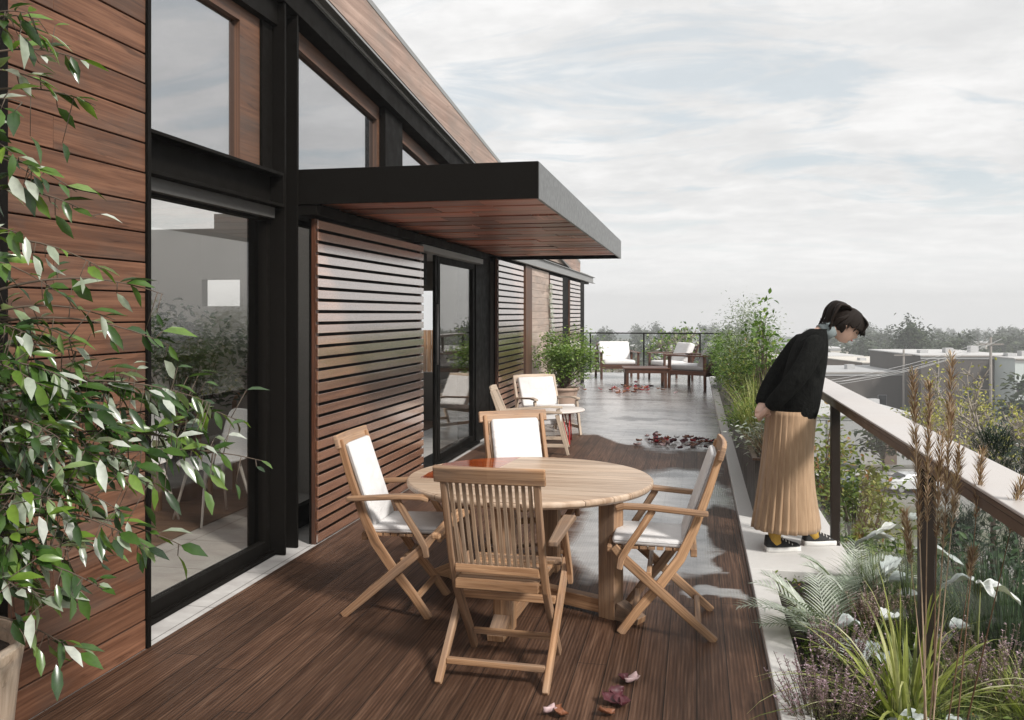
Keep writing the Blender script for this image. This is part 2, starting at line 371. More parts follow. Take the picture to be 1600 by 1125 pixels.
M['wood_floor'] = wood('wood_floor', (.10, .058, .038), (.21, .135, .092), .35, .6, .3)
M['asphalt'] = plain('asphalt', (.075, .075, .075), .9, 0, 30, .3, .3, .01)
M['roof_white'] = plain('roof_white', (.55, .54, .53), .6, 0, 1.2, .12)
M['roof_grey'] = plain('roof_grey', (.42, .42, .42), .7, 0, 1.2, .25)
M['brick_dark'] = plain('brick_dark', (.085, .075, .068), .9, 0, 1.5, .35)
M['brick_brown'] = plain('brick_brown', (.17, .125, .10), .9, 0, 1.5, .3)
M['wall_pale'] = plain('wall_pale', (.5, .54, .53), .8, 0, 1.5, .2)
M['wall_cream'] = plain('wall_cream', (.62, .58, .52), .8, 0, 1.5, .2)
M['window_dark'] = plain('window_dark', (.02, .024, .028), .15)
M['car_paint'] = plain('car_paint', (.66, .67, .68), .25, .1, 5, .05)
M['car_dark'] = plain('car_dark', (.06, .07, .09), .3, .2, 5, .05)
M['tyre'] = plain('tyre', (.015, .015, .015), .8)
M['pole'] = plain('pole', (.22, .2, .18), .8)
M['bark'] = plain('bark', (.10, .075, .055), .9, 0, 14, .5, .6, .01)
M['twig'] = plain('twig', (.30, .26, .22), .8, 0, 14, .3)
M['far_wood'] = plain('far_wood', (.06, .085, .075), .9, 0, .02, .4)
M['water'] = plain('water', (.35, .38, .4), .15, 0, .05, .1)
M['leaf_left'] = leafmat('leaf_left', [(0, (.014, .036, .010)), (.3, (.035, .082, .018)), (.5, (.075, .15, .028)), (.66, (.17, .28, .04)), (.74, (.30, .36, .26)), (1, (.62, .65, .60))], .27, .28, .9)
M['leaf_fresh'] = leafmat('leaf_fresh', [(0, (.05, .10, .02)), (.5, (.12, .21, .035)), (.8, (.26, .36, .08)), (1, (.5, .55, .35))], .45, .3, .4)
M['leaf_dark'] = leafmat('leaf_dark', [(0, (.012, .028, .014)), (.6, (.03, .065, .026)), (1, (.07, .12, .045))], .5, .15, .3)
M['leaf_silver'] = leafmat('leaf_silver', [(0, (.07, .095, .06)), (.45, (.20, .24, .18)), (.8, (.42, .46, .40)), (1, (.60, .63, .58))], .45, .2, .4)
M['leaf_autumn'] = leafmat('leaf_autumn', [(0, (.20, .19, .04)), (.5, (.42, .40, .09)), (1, (.55, .52, .2))], .6, .3, .3)
M['leaf_shrub'] = leafmat('leaf_shrub', [(0, (.03, .06, .015)), (.3, (.09, .15, .03)), (.6, (.20, .25, .055)), (.85, (.34, .34, .12)), (1, (.36, .16, .06))], .5, .3, .3)
M['blade_lime'] = leafmat('blade_lime', [(0, (.13, .17, .035)), (.5, (.34, .37, .10)), (.8, (.50, .50, .22)), (1, (.66, .64, .42))], .4, .25, .4)
M['blade_green'] = leafmat('blade_green', [(0, (.03, .055, .018)), (.6, (.09, .13, .04)), (1, (.22, .24, .09))], .5, .2, .3)
M['straw'] = leafmat('straw', [(0, (.15, .085, .05)), (.5, (.32, .21, .135)), (1, (.58, .45, .33))], .7, .2, .2)
M['heather'] = leafmat('heather', [(0, (.13, .15, .07)), (.35, (.20, .15, .12)), (.6, (.32, .20, .25)), (1, (.55, .42, .50))], .7, .2, .2)
M['pink_flower'] = leafmat('pink_flower', [(0, (.30, .12, .11)), (.5, (.42, .27, .27)), (1, (.6, .48, .48))], .7, .2, .2)
M['leaf_white'] = leafmat('leaf_white', [(0, (.30, .35, .34)), (.6, (.50, .54, .53)), (1, (.68, .70, .69))], .35, .1, .5)
M['conifer'] = leafmat('conifer', [(0, (.008, .018, .010)), (.7, (.022, .045, .024)), (1, (.05, .08, .045))], .6, .1, .2)
M['far_leaf'] = leafmat('far_leaf', [(0, (.025, .038, .022)), (.6, (.06, .08, .045)), (1, (.11, .13, .07))], .7, .15, .2)
for k, c in (('fall_red', (.30, .012, .02)), ('fall_maroon', (.075, .016, .022)), ('fall_brown', (.20, .075, .035)), ('fall_pale', (.5, .36, .36))):
    M[k] = plain(k, c, .5, 0, 40, .4, .4, .002)
def grassmat():
    m, T = newmat('verge'); ob = T.n('ShaderNodeTexCoord').outputs['Object']
    c = T.ramp(T.noise(ob, .06, 6, .6), [(.33, (.06, .07, .04)), (.46, (.12, .125, .08)), (.54, (.17, .165, .14)), (.66, (.24, .235, .225))])
    out(T, pbsdf(T, c, .95, 0, T.noise(ob, 1, 4), .4, .2)); return m
M['verge'] = grassmat()
#@@SETTING
# ------------------------------------------------------------------ setting: terrace
DX0, DX1 = -2.65, .325
def blob(x, y, cx, cy, rx, ry):
    return 1.0 - math.hypot((x - cx) / rx, (y - cy) / ry)
def make_deck():
    x0, x1, y0, y1, st = DX0, DX1, -1.0, 24.8, .045
    nx, ny = int((x1 - x0) / st) + 1, int((y1 - y0) / st) + 1
    vs, sheen, streak = [], [], []
    pale = [(-.15, 8.3, .62, 1.45), (-.35, 6.9, .6, 1.5), (-.1, 5.98, .44, .33), (.12, 5.35, .22, .10), (-.5, 7.9, .5, 1.2)]  # areas where the wet sheen is painted pale
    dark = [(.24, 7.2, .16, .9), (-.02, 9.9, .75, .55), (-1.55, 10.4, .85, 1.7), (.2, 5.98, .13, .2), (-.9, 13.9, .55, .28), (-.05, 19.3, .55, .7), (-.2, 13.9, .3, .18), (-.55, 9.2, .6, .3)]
    for j in range(ny + 1):
        for i in range(nx + 1):
            x = x0 + (x1 - x0) * i / nx; y = y0 + (y1 - y0) * j / ny; vs.append((x, y, 0))
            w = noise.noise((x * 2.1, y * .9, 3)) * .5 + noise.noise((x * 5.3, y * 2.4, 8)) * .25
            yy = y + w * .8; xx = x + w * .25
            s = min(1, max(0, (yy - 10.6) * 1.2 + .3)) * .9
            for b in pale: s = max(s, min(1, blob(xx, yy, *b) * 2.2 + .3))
            g = 0.0
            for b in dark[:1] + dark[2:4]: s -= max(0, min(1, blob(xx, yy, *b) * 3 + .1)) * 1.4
            for b in dark[1:2] + dark[4:]: g = max(g, min(1, blob(xx, yy, *b) * 2.4 + noise.noise((x * 1.7, y * 4, 5)) * .8))  # mask for darker streaks and patches within the pale areas
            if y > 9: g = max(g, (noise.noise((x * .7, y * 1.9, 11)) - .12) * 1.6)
            sheen.append(max(0, min(1, s))); streak.append(max(0, min(1, g)))
    W_ = nx + 1
    fs = [(j * W_ + i, j * W_ + i + 1, (j + 1) * W_ + i + 1, (j + 1) * W_ + i) for j in range(ny) for i in range(nx)]
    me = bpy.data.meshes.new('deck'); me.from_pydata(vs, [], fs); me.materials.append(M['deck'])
    for n_, d in (('wet_sheen', sheen), ('dark_streak', streak)):
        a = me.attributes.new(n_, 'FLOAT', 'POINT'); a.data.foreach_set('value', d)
    o = bpy.data.objects.new('deck', me); COL.objects.link(o); struct(o)
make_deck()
struct(MB().box(-8.0, DX0, -1, 24.8, -.30, -.004).build('paved_floor', M['tile']))
struct(MB().box(DX0, 1.02, -1, 24.8, -.30, -.03).build('terrace_slab', M['concrete']))
mb = MB(); mb.box(DX1 + .004, .462, -1, 5.75, -.03, .045); mb.box(DX1 + .004, .99, 5.752, 24.8, -.03, .045)
struct(mb.build('kerb', M['concrete'], bevel=.006))
mb = MB()
for i in range(34): mb.box(-7.0, -3.75, 3.0 + i * .3, 3.295 + i * .3, 0.0, .006)
struct(mb.build('wooden_floor', M['wood_floor']))

# ------------------------------------------------------------------ house
FX = -2.75      # face of columns
house = thing('house', 'timber and black steel house with slatted screens and a flat canopy along the terrace', 'house', (-2.9, 8, 0))
def hp(mb, name, m, bevel=.004, parent=None, **k): return mb.build(name, M[m], parent or house, bevel, **k)
# siding wall, horizontal boards standing proud of the glazing
mb = MB(); z = .001; i = 0
while z < 4.6:
    jy = rng.choice((1.2, 1.7, 2.2, 2.6, 3.25, 1.5)); mb.box(-2.69, -2.652 - (.001 if i % 2 else 0), 1.0, jy - .0015, z, z + .139); mb.box(-2.69, -2.652 - (.0016 if i % 3 else 0), jy + .0015, 3.885, z, z + .139); z += .1465; i += 1
hp(mb, 'siding_wall', 'siding', .003)
hp(MB().box(-2.92, -2.70, .8, 3.88, 0, 4.7), 'wall_core', 'black_steel')
hp(MB().box(-2.95, -2.640, 3.888, 3.915, 0, 4.75), 'corner_trim', 'black_steel', .002)
hp(MB().box(-2.69, -2.635, 2.93, 2.985, 0, 4.6), 'downpipe', 'black_steel', .01)
# columns
def column(y0, y1, z1, x0=-3.0, x1=FX):
    mb = MB(); mb.box(x0, x1, y0, y0 + .022, 0, z1); mb.box(x0, x1 - .001, y1 - .022, y1, 0, z1); mb.box(x0 + .02, x1 - .09, y0 + .022, y1 - .022, 0, z1)
    return hp(mb, 'column', 'black_steel', .002)
column(5.585, 5.80, 4.45, -2.90, FX)
column(5.802, 5.90, 2.345, -3.0, -2.83)
mb = MB(); mb.box(-3.0, FX - .004, 10.95, 11.75, 0, 2.42); hp(mb, 'column', 'black_steel')
mb = MB(); mb.box(-3.0, -2.70, 13.62, 13.80, 0, 2.42); hp(mb, 'column', 'black_steel')
mb = MB(); mb.box(-3.0, -2.655, 13.81, 14.35, 0, 2.42); hp(mb, 'column', 'frame_wood')
mb = MB(); mb.box(-3.0, -2.68, 17.75, 18.75, 0, 2.42); hp(mb, 'column', 'black_steel')
mb = MB(); mb.box(-3.0, -2.645, 20.55, 21.2, 0, 2.42); hp(mb, 'column', 'black_steel')
# head beam: I section between siding and column, then solid behind the canopy
mb = MB(); mb.box(-2.98, FX, 3.92, 5.58, 2.585, 2.605); mb.box(-2.98, FX, 3.92, 5.58, 2.375, 2.395); mb.box(-2.98, -2.85, 3.92, 5.58, 2.395, 2.585); mb.box(-2.849, FX, 5.562, 5.58, 2.396, 2.584)
hp(mb, 'head_beam', 'black_steel', .002)
mb = MB(); mb.box(-3.0, FX - .01, 5.80, 23.1, 2.42, 2.665); hp(mb, 'head_beam', 'black_steel')
# door tracks and rails
def doorframe(y0, y1, ztop, x=-2.88, w=.055, name='door_frame', mat='black_steel', sill=.10):
    fr = MB()
    fr.box(x - .03, x + .03, y0, y0 + w, 0.0, ztop); fr.box(x - .03, x + .03, y1 - w, y1, 0, ztop)
    fr.box(x - .032, x + .032, y0 + w, y1 - w, ztop - w, ztop); fr.box(x - .032, x + .032, y0 + w, y1 - w, 0, sill)
    f = hp(fr, name, mat, .002)
    MB().box(x - .004, x + .004, y0 + w, y1 - w, sill, ztop - w).build('glass', M['glass_window'], f)
    return f
doorframe(3.915, 5.583, 2.33, -2.89, .05)
hp(MB().box(-3.06, -2.82, 3.92, 5.583, -.002, .022).box(-2.85, -2.84, 3.92, 5.583, .022, .034), 'door_track', 'black_steel', .001)
hp(MB().box(-2.857, -2.81, 3.92, 5.56, 2.30, 2.372), 'door_track', 'dull_steel', .001)
doorframe(5.62, 6.7, 2.40, -3.02, .07, sill=.16)
# clerestory above the beams: black steel, timber sub frames, glass
def zr(y): return 4.24 - .103 * (y - 6.89)          # fascia top edge
def prism(poly, x0, x1, name, m, parent=None, bevel=0):
    mb = MB(); n = len(poly); mb.v = [Vector((x1, y, z)) for y, z in poly] + [Vector((x0, y, z)) for y, z in poly]
    u = [(y, z * 1.0) for y, z in poly]
    mb.face(range(n), u, rng.random()); mb.face(range(2 * n - 1, n - 1, -1), u[::-1], rng.random())
    for i in range(n): j = (i + 1) % n; mb.face((j, i, i + n, j + n), [(u[j][0], 0), (u[i][0], 0), (u[i][0], .1), (u[j][0], .1)], .5)
    return hp(mb, name, m, bevel, parent)
def rail(pts, th, x0, x1, name, m, off=0, bevel=.002):   # sloping member; pts along bottom edge (y,z)
    (ya, za), (yb, zb) = pts; return prism([(ya, za), (yb, zb), (yb, zb + th), (ya, za + th)], x0, x1, name, m, None, bevel)
rail([(2.0, zr(2.0) - .36), (20.5, zr(20.5) - .36)], .36, -2.70, -2.65, 'fascia', 'fascia_wood')
rail([(2.0, zr(2.0) - .385), (20.5, zr(20.5) - .385)], .022, -2.72, -2.655, 'flashing', 'channel_steel')
rail([(1.0, zr(1.0) - .02), (20.5, zr(20.5) - .02)], .05, -3.40, -2.645, 'roof', 'channel_steel')  # back edge pulled in to let sky light into the room
rail([(3.9, zr(3.9) - .60), (13.0, zr(13.0) - .60)], .212, -2.98, -2.74, 'rafter', 'black_steel')
rail([(3.9, zr(3.9) - .41), (13.0, zr(13.0) - .41)], .02, -2.98, -2.735, 'rafter', 'grey_steel')
# clerestory windows
def clere(y0, y1, z0, frame=.07):
    zt = lambda y: zr(y) - .605
    w = .055
    a = MB(); yb = y1
    # bottom, right, top timber
    f = prism([(y0, z0), (y1, z0), (y1, z0 + .03), (y0, z0 + .03)], -2.93, -2.86, 'window_frame', 'frame_wood')
    if zt(y1) > z0 + .1: prism([(y1 - w, z0 + .03), (y1, z0 + .03), (y1, zt(y1)), (y1 - w, zt(y1 - w))], -2.93, -2.862, 'timber_jamb', 'frame_wood', f)
    prism([(y0, zt(y0) - .13), (y1 - w, zt(y1 - w) - .13), (y1 - w, zt(y1 - w)), (y0, zt(y0))], -2.93, -2.861, 'timber_head', 'frame_wood', f)
    prism([(y0, z0 + .03), (y1 - w, z0 + .03), (y1 - w, zt(y1 - w) - .13), (y0, zt(y0) - .13)], -2.91, -2.90, 'glass', 'glass_upper', f)
clere(5.91, 7.72, 2.67)
prism([(5.802, 2.67), (5.908, 2.67), (5.908, 3.72), (5.802, 3.73)], -2.95, -2.80, 'mullion', 'black_steel')
prism([(7.72, 2.66), (8.2, 2.66), (8.2, zr(8.2) - .6), (7.72, zr(7.72) - .6)], -2.95, -2.80, 'mullion', 'black_steel')
clere(8.2, 12.4, 2.67)
f = prism([(3.93, 2.61), (5.58, 2.61), (5.58, 2.635), (3.93, 2.635)], -2.95, -2.86, 'window_frame', 'black_steel')
prism([(5.18, 2.635), (5.44, 2.635), (5.44, 3.62), (5.18, 3.62)], -2.93, -2.861, 'timber_jamb', 'frame_wood', f)
prism([(3.93, 3.53), (5.18, 3.53), (5.18, 3.62), (3.93, 3.62)], -2.93, -2.861, 'timber_head', 'frame_wood', f)
prism([(3.93, 2.635), (5.18, 2.635), (5.18, 3.53), (3.93, 3.53)], -2.91, -2.90, 'glass', 'glass_upper', f)
prism([(3.92, 3.62), (5.58, 3.62), (5.58, 3.93), (3.92, 4.1)], -2.95, -2.80, 'spandrel', 'black_steel')
prism([(5.442, 2.636), (5.58, 2.636), (5.58, 3.618), (5.442, 3.618)], -2.95, -2.84, 'spandrel', 'black_steel')
# slatted screens
def screen(y0, y1, z0, z1, n, x=-2.655, posts=()):
    s = MB(); p = (z1 - z0) / n; h = p * .73
    for i in range(n):
        zc = z0 + p * (i + .5); s.hexa((x, (y0 + y1) / 2, zc), (0, (y1 - y0) / 2, 0), (.007, 0, 0), (0, 0, h / 2))
    o = hp(s, 'slatted_screen', 'screen_slat', .0015)
    b = MB()
    for y in (y0 + .03, y1 - .03): MB().box(x - .045, x - .014, y - .03, y + .03, z0 - .01, z1).build('screen_stile', M['dark_wood'], o, .002)
    b = MB(); b.box(x - .062, x - .05, y0, y1, z0, z1); b.build('backing', M['black_steel'], o)
    return o
screen(5.90, 8.40, -.0, 2.33, 28)
screen(11.80, 13.58, .02, 2.40, 28)
screen(16.15, 17.7, .02, 2.38, 26)
screen(18.8, 20.5, .02, 2.38, 26)
hp(MB().box(-2.90, -2.62, 5.81, 10.95, 2.345, 2.418), 'screen_track', 'black_steel')
hp(MB().box(-2.84, -2.66, 8.41, 10.95, 2.28, 2.343), 'screen_track', 'channel_steel', .002)
# sliding door behind screen one: open leaf and glazed leaf
doorframe(9.30, 10.94, 2.30, -2.80, .09)
hp(MB().box(-2.80, -2.77, 8.42, 8.9, 1.95, 2.28), 'door_header', 'black_steel')
hnd = MB().box(-2.77, -2.74, 9.1, 9.18, .0, 2.28); f = hp(hnd, 'door_frame', 'black_steel')
MB().tube([(-2.72, 9.12, 1.1), (-2.72, 9.12, 1.75)], .012, 10).build('handle', M['channel_steel'], f)
hp(MB().box(-3.0, -2.70, 8.4, 10.95, -.002, .03), 'door_track', 'black_steel', .002)
# rear wing
mb = MB(); z = .01
while z < 2.40: mb.box(-3.0, -2.665, 14.36, 16.1, z, z + .117); z += .12
hp(mb, 'rear_wall', 'pale_siding', .002)
mb = MB(); z = 2.67; 
while z < 2.95: mb.box(-3.0, -2.72, 12.5, 20.45, z, z + .117); z += .12
hp(mb, 'rear_wall', 'pale_siding', .002)
hp(MB().box(-3.6, -3.02, 13.6, 21.1, 0, 2.66), 'wall_core', 'black_steel')
mb = MB(); mb.box(-2.66, -2.635, 12.44, 23.0, 2.45, 2.585); mb.box(-2.66, -2.60, 12.44, 23.15, 2.586, 2.60); mb.box(-2.66, -2.60, 12.44, 23.15, 2.435, 2.449)
hp(mb, 'eave', 'channel_steel', .001)
# canopy
cx0, cx1, cy0, cy1, cz0, cz1 = FX, -1.032, 5.80, 12.43, 2.42, 2.668
mb = MB(); mb.box(cx0 - .2, cx1, cy0, cy0 + .02, cz0, cz1); mb.box(cx0, cx1, cy1 - .02, cy1, cz0, cz1); mb.box(cx0 - .2, cx1 - .022, cy0 + .021, cy1 - .021, cz1 - .03, cz1 - .005)
can = hp(mb, 'canopy', 'black_steel', .002)
MB().box(cx1 - .02, cx1 + .002, cy0 + .022, cy1 - .021, cz0 + .0, cz1).build('canopy_edge', M['grey_steel'], can, .002)
mb = MB(); y = cy0 + .03; 
while y < cy1 - .33:
    x = cx0 + .01; w = .30
    while x < cx1 - .05:
        L = rng.uniform(.45, 1.1); x2 = min(x + L, cx1 - .045); 
        if cx1 - .045 - x2 < .15: x2 = cx1 - .045
        dz = rng.uniform(0, .010); mb.box(x, x2 - .006, y + rng.uniform(0, .006), y + w - rng.uniform(0, .006), cz0 + .035 + dz, cz0 + .055 + dz); x = x2
    y += w + .036
mb.build('soffit', M['soffit_wood'], can, .002)
# interior: front room with unseen wall openings added for light, narrow second room beside a courtyard
def iw(*bs, m='interior_wall'):
    g = MB(); [g.box(*b) for b in bs]; hp(g, 'inner_wall', m, 0)
iw((-7.1, -7.0, 1.0, 7.65, 0, .3), (-7.1, -7.0, 1.0, 7.65, 2.35, 3.2), (-7.1, -7.0, 1.0, 1.4, .3, 2.35), (-7.1, -7.0, 3.9, 4.2, .3, 2.35), (-7.1, -7.0, 7.2, 7.65, .3, 2.35))
iw((-7.0, -3.0, .9, 1.0, 0, 3.2))
iw((-4.17, -3.04, 7.55, 7.65, 0, 2.45), (-4.56, -4.171, 7.55, 7.65, 0, 1.72), (-4.56, -4.171, 7.55, 7.65, 1.97, 2.45), (-5.25, -4.561, 7.55, 7.65, 0, 2.45), (-6.999, -5.251, 7.55, 7.65, 2.3, 2.45), (-6.999, -5.251, 7.55, 7.65, 0, .3), (-6.999, -6.8, 7.55, 7.65, .3, 2.3))  # wide unseen opening beside the slot window added to brighten the room
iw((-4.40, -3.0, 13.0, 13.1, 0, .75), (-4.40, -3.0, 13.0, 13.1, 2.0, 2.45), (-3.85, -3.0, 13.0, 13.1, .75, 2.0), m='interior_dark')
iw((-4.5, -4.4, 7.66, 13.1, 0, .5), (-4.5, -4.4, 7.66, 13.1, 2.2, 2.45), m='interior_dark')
hp(MB().box(-7.0, -3.0, 1.0, 3.9, 2.45, 2.6).box(-3.40, -3.0, 3.901, 7.66, 2.45, 2.6).box(-7.0, -6.6, 3.901, 7.66, 2.45, 2.6).box(-4.5, -3.0, 7.661, 13.1, 2.45, 2.6).box(-3.0, -2.86, 1.0, 3.9, 2.4, 2.6), 'ceiling', 'interior_wall', 0)  # gap over the front room added to bring sky light onto the chairs
wf = thing('wooden_fence', 'brown paling fence seen through the open sliding door', 'fence', (-6, 18, 0))
mb = MB()
for i in range(50): mb.box(-9 + i * .1, -8.91 + i * .1, 18, 18.02, -.3, 1.3)
mb.build('palings', M['teak'], wf); MB().box(-9, -4, 18.022, 18.06, .9, .98).build('fence_rail', M['teak'], wf)

# ------------------------------------------------------------------ balustrade
bal = thing('balustrade', 'glass balustrade with bronze posts and a wide pale handrail along the terrace edge', 'railing', (.95, 12, 0))
py = [-.6, 1.5, 3.98, 6.47, 8.4, 10.4, 12.4, 14.4, 16.4, 18.4, 20.4, 22.4, 24.5]
for i, y in enumerate(py):
    MB().box(.915, .975, y - .032, y + .032, .045 if y > 5.7 else -.25, 1.03).build('post', M['post_steel'], bal, .003)
MB().box(.88, 1.09, -1.2, 24.6, 1.068, 1.085).box(.884, 1.086, -1.2, 24.6, 1.03, 1.066).build('handrail', M['bronze'], bal, .003)
MB().box(.878, 1.092, -1.2, 24.6, 1.0865, 1.098).build('handrail_cap', M['rail_top'], bal, .004)
for a, b in zip(py[:-1], py[1:]):
    MB().box(.941, .951, a + .04, b - .04, .10, 1.025).build('glass_panel', M['glass_rail'], bal)
far = thing('end_balustrade', 'thin black railing with glass across the far end of the terrace', 'railing', (-1, 24.6, 0))
for x in (-4.4, -2.9, -1.42, .1): MB().box(x - .02, x + .02, 24.62, 24.66, 0, 1.09).build('post', M['black_steel'], far, .002)
MB().box(-4.6, .878, 24.61, 24.67, 1.09, 1.125).build('handrail', M['black_steel'], far, .002)
for a, b in ((-4.4, -2.9), (-2.9, -1.42), (-1.42, .1)):
    MB().box(a + .03, b - .03, 24.635, 24.645, .06, 1.085).build('glass_panel', M['glass_rail'], far)

# ------------------------------------------------------------------ dining table
tab = thing('dining_table', 'round teak dining table with an orange lacquered patch on its top', 'table', (-.95, 5.06, 0))
def tabletopmat():
    m, T = newmat('table_top'); ob = T.n('ShaderNodeTexCoord').outputs['Object']; s = T.n('ShaderNodeSeparateXYZ', {0: ob}); x, y = s.outputs[0], s.outputs[1]
    b = T.math('FLOOR', T.math('DIVIDE', y, .118)); wn = T.n('ShaderNodeTexWhiteNoise', {1: b}, noise_dimensions='1D').outputs[0]
    g = T.noise(T.map(ob, (2.6, 42, 6)), 1.0, 5, .62, .4); g2 = T.noise(T.map(ob, (1.1, 12, 3), (3, 1, 0)), 1.0, 3, .6, 1.0)
    f = T.math('ADD', T.math('MULTIPLY', g, .5), T.math('MULTIPLY', g2, .5))
    c = T.ramp(f, [(.34, (.30, .19, .12)), (.5, (.50, .37, .265)), (.64, (.62, .49, .375))])
    v = T.math('ADD', T.math('MULTIPLY', wn, .22), .86)
    c = T.mix(1.0, c, T.n('ShaderNodeCombineColor', {0: v, 1: v, 2: v}).outputs[0], 'MULTIPLY')
    gp = T.math('LESS_THAN', T.math('FRACT', T.math('DIVIDE', y, .118)), .022); c = T.mix(gp, c, (.10, .055, .03))
    wob = T.math('MULTIPLY', T.noise(ob, 14, 3), .03)
    inx = T.math('MULTIPLY', T.math('GREATER_THAN', T.math('ADD', x, wob), -.60), T.math('LESS_THAN', T.math('ADD', x, T.math('MULTIPLY', y, -.12)), -.27))
    iny = T.math('MULTIPLY', T.math('GREATER_THAN', y, -.16), inx)
    lac = T.ramp(g, [(.35, (.10, .012, .003)), (.6, (.42, .085, .012))])
    c = T.mix(iny, c, lac)
    out(T, pbsdf(T, c, T.mix(iny, (.40, .4, .4), (.08, .08, .08)), 0, T.math('SUBTRACT', f, T.math('MULTIPLY', gp, 2.0)), .25, .0012)); return m
M['table_top'] = tabletopmat()
MB().lathe([(.002, .66), (.70, .66), (.712, .672), (.712, .692), (.704, .7), (.001, .7)], 72, (-.95, 5.06, 0)).build('tabletop', M['table_top'], tab)
for f in tab.children[0].data.polygons: f.use_smooth = abs(f.normal.z) < .5
for a in (-26, -93, 152, 86):
    d = Vector((math.cos(R(a)), math.sin(R(a)), 0)); c = Vector((-.95, 5.06, 0))
    MB().bar(c + d * .55 + Vector((0, 0, .0)), c + d * .55 + Vector((0, 0, .655)), .10, .10, tuple(d)).build('leg', M['teak'], tab, .004)
    MB().bar(c + d * .05 + Vector((0, 0, .055)), c + d * .498 + Vector((0, 0, .055)), .07, .075).build('brace', M['teak'], tab, .004)
    MB().strip([c + d * .602 + Vector((0, 0, .05)), c + d * .74 + Vector((0, 0, .018))], [.085, .085], [.098, .035], d.cross(Vector((0, 0, 1)))).build('foot', M['teak'], tab, .003)
    MB().bar(c + d * .05 + Vector((0, 0, .63)), c + d * .498 + Vector((0, 0, .63)), .06, .055).build('top_rail', M['teak'], tab, .004)

# ------------------------------------------------------------------ folding teak armchairs, facing local +y
def folding_chair(name, label, pads, group):
    t = thing(name, label, 'chair', (0, 0, 0), 0, group); w = dict(world=False)
    for s in (-1, 1):
        x = s * .205
        MB().strip([(x, .245, .0), (x, .15, .13), (x, .045, .255), (x, -.06, .40), (x, -.13, .55), (x, -.205, .76), (x, -.265, .955)], .028, [.045, .047, .05, .052, .045, .04, .036], (1, 0, 0)).build('back_leg', M['teak'], t, .006, **w)
        x = s * .237
        MB().strip([(x, -.235, .0), (x, -.1, .115), (x, .08, .27), (x, .22, .39), (x, .275, .455)], .028, [.04, .045, .05, .05, .04], (1, 0, 0)).build('front_leg', M['teak'], t, .006, **w)
        x = s * .262
        MB().strip([(x, -.20, .645), (x, -.06, .655), (x, .10, .668), (x, .22, .668), (x, .262, .655)], [.04, .05, .06, .06, .05], .026, (1, 0, 0)).build('armrest', M['teak'], t, .007, **w)
        MB().strip([(x, .075, .655), (x, .14, .55), (x, .20, .46), (x, .235, .40), (x, .245, .345)], .024, [.036, .036, .036, .036, .03], (1, 0, 0)).build('arm_support', M['teak'], t, .005, **w)
    MB().strip([(-.245, -.268, .945), (-.12, -.277, .945), (0, -.281, .945), (.12, -.277, .945), (.245, -.268, .945)], .075, .026, (0, -.28, 1)).build('top_rail', M['teak'], t, .006, **w)
    MB().box(-.19, .19, -.135, -.108, .475, .515).build('lower_rail', M['teak'], t, .004, **w)
    MB().box(-.22, .22, .085, .11, .288, .325).build('stretcher', M['teak'], t, .004, **w)
    MB().bar((-.222, -.15, .078), (.222, -.15, .078), .03, .026).build('stretcher', M['teak'], t, .004, **w)
    MB().bar((-.19, .17, .105), (.19, .17, .105), .03, .026).build('stretcher', M['teak'], t, .004, **w)
    for i in range(13):
        x = -.168 + i * .028; k = .9 + .008 * (1 - abs(x) * 4)
        MB().strip([(x, -.122, .50), (x * 1.01, -.165, .62), (x * 1.03, -.20, .745), (x * 1.04, -.262, .925)], .0165, .011, (1, 0, 0)).build('back_slat', M['teak_grey'], t, .002, **w)
    for i in range(9):
        y = -.105 + i * .043; MB().box(-.187, .187, y, y + .034, .432, .447).build('seat_slat', M['teak'], t, .002, **w)
    MB().box(-.187, .187, -.145, -.112, .405, .447).build('seat_rail', M['teak'], t, .004, **w); MB().box(-.21, .21, .287, .312, .415, .45).build('seat_rail', M['teak'], t, .006, **w)
    if pads:
        def pad(c0, cu, cv, cw, name):
            g = MB(); g.hexa(c0, cu, cv, cw); o = g.build(name, M['cushion'], t, .016, world=False, seg=4)
            c_, u_, v_, w2 = map(Vector, (c0, cu, cv, cw)); n2_ = w2.normalized() * (w2.length * .1); loop = [c_ + n2_ + u_ * a_ * 1.0 + v_ * b_ * 1.0 for a_, b_ in ((-.93, -1), (.93, -1), (1, -.93), (1, .93), (.93, 1), (-.93, 1), (-1, .93), (-1, -.93), (-.93, -1))]; MB().tube(loop, .0028, 6).build('piping', M['cushion_grey'], o, 0, False)
            for p_ in o.data.polygons: p_.use_smooth = True
            return o
        pad((0, .09, .470), (0, .195, .004), (.19, 0, 0), (0, 0, .021), 'seat_pad')
        pad((0, -.158, .705), (0, -.078, .225), (.168, 0, 0), (0, .017, .006), 'back_pad')
    return t
G = 'folding teak armchairs around the round table'
chA = folding_chair('folding_chair', 'teak slatted folding armchair with no cushion, its back turned, in front of the table', False, G)
chA.location = (-.875, 4.01, 0); chA.rotation_euler = (0, 0, R(-2)); chA.scale = (1.03, 1, 1)
chB = folding_chair('folding_chair', 'teak folding armchair with white pads left of the table by the slatted screen', True, G)
chB.location = (-1.665, 4.78, 0); chB.rotation_euler = (0, 0, R(-88))
dup(chB, (-.145, 4.79, 0), R(91), 'teak folding armchair with pale pads right of the table nearest the kerb')
dup(chB, (-1.10, 5.73, 0), R(211), 'teak folding armchair behind the table showing its white back pad')

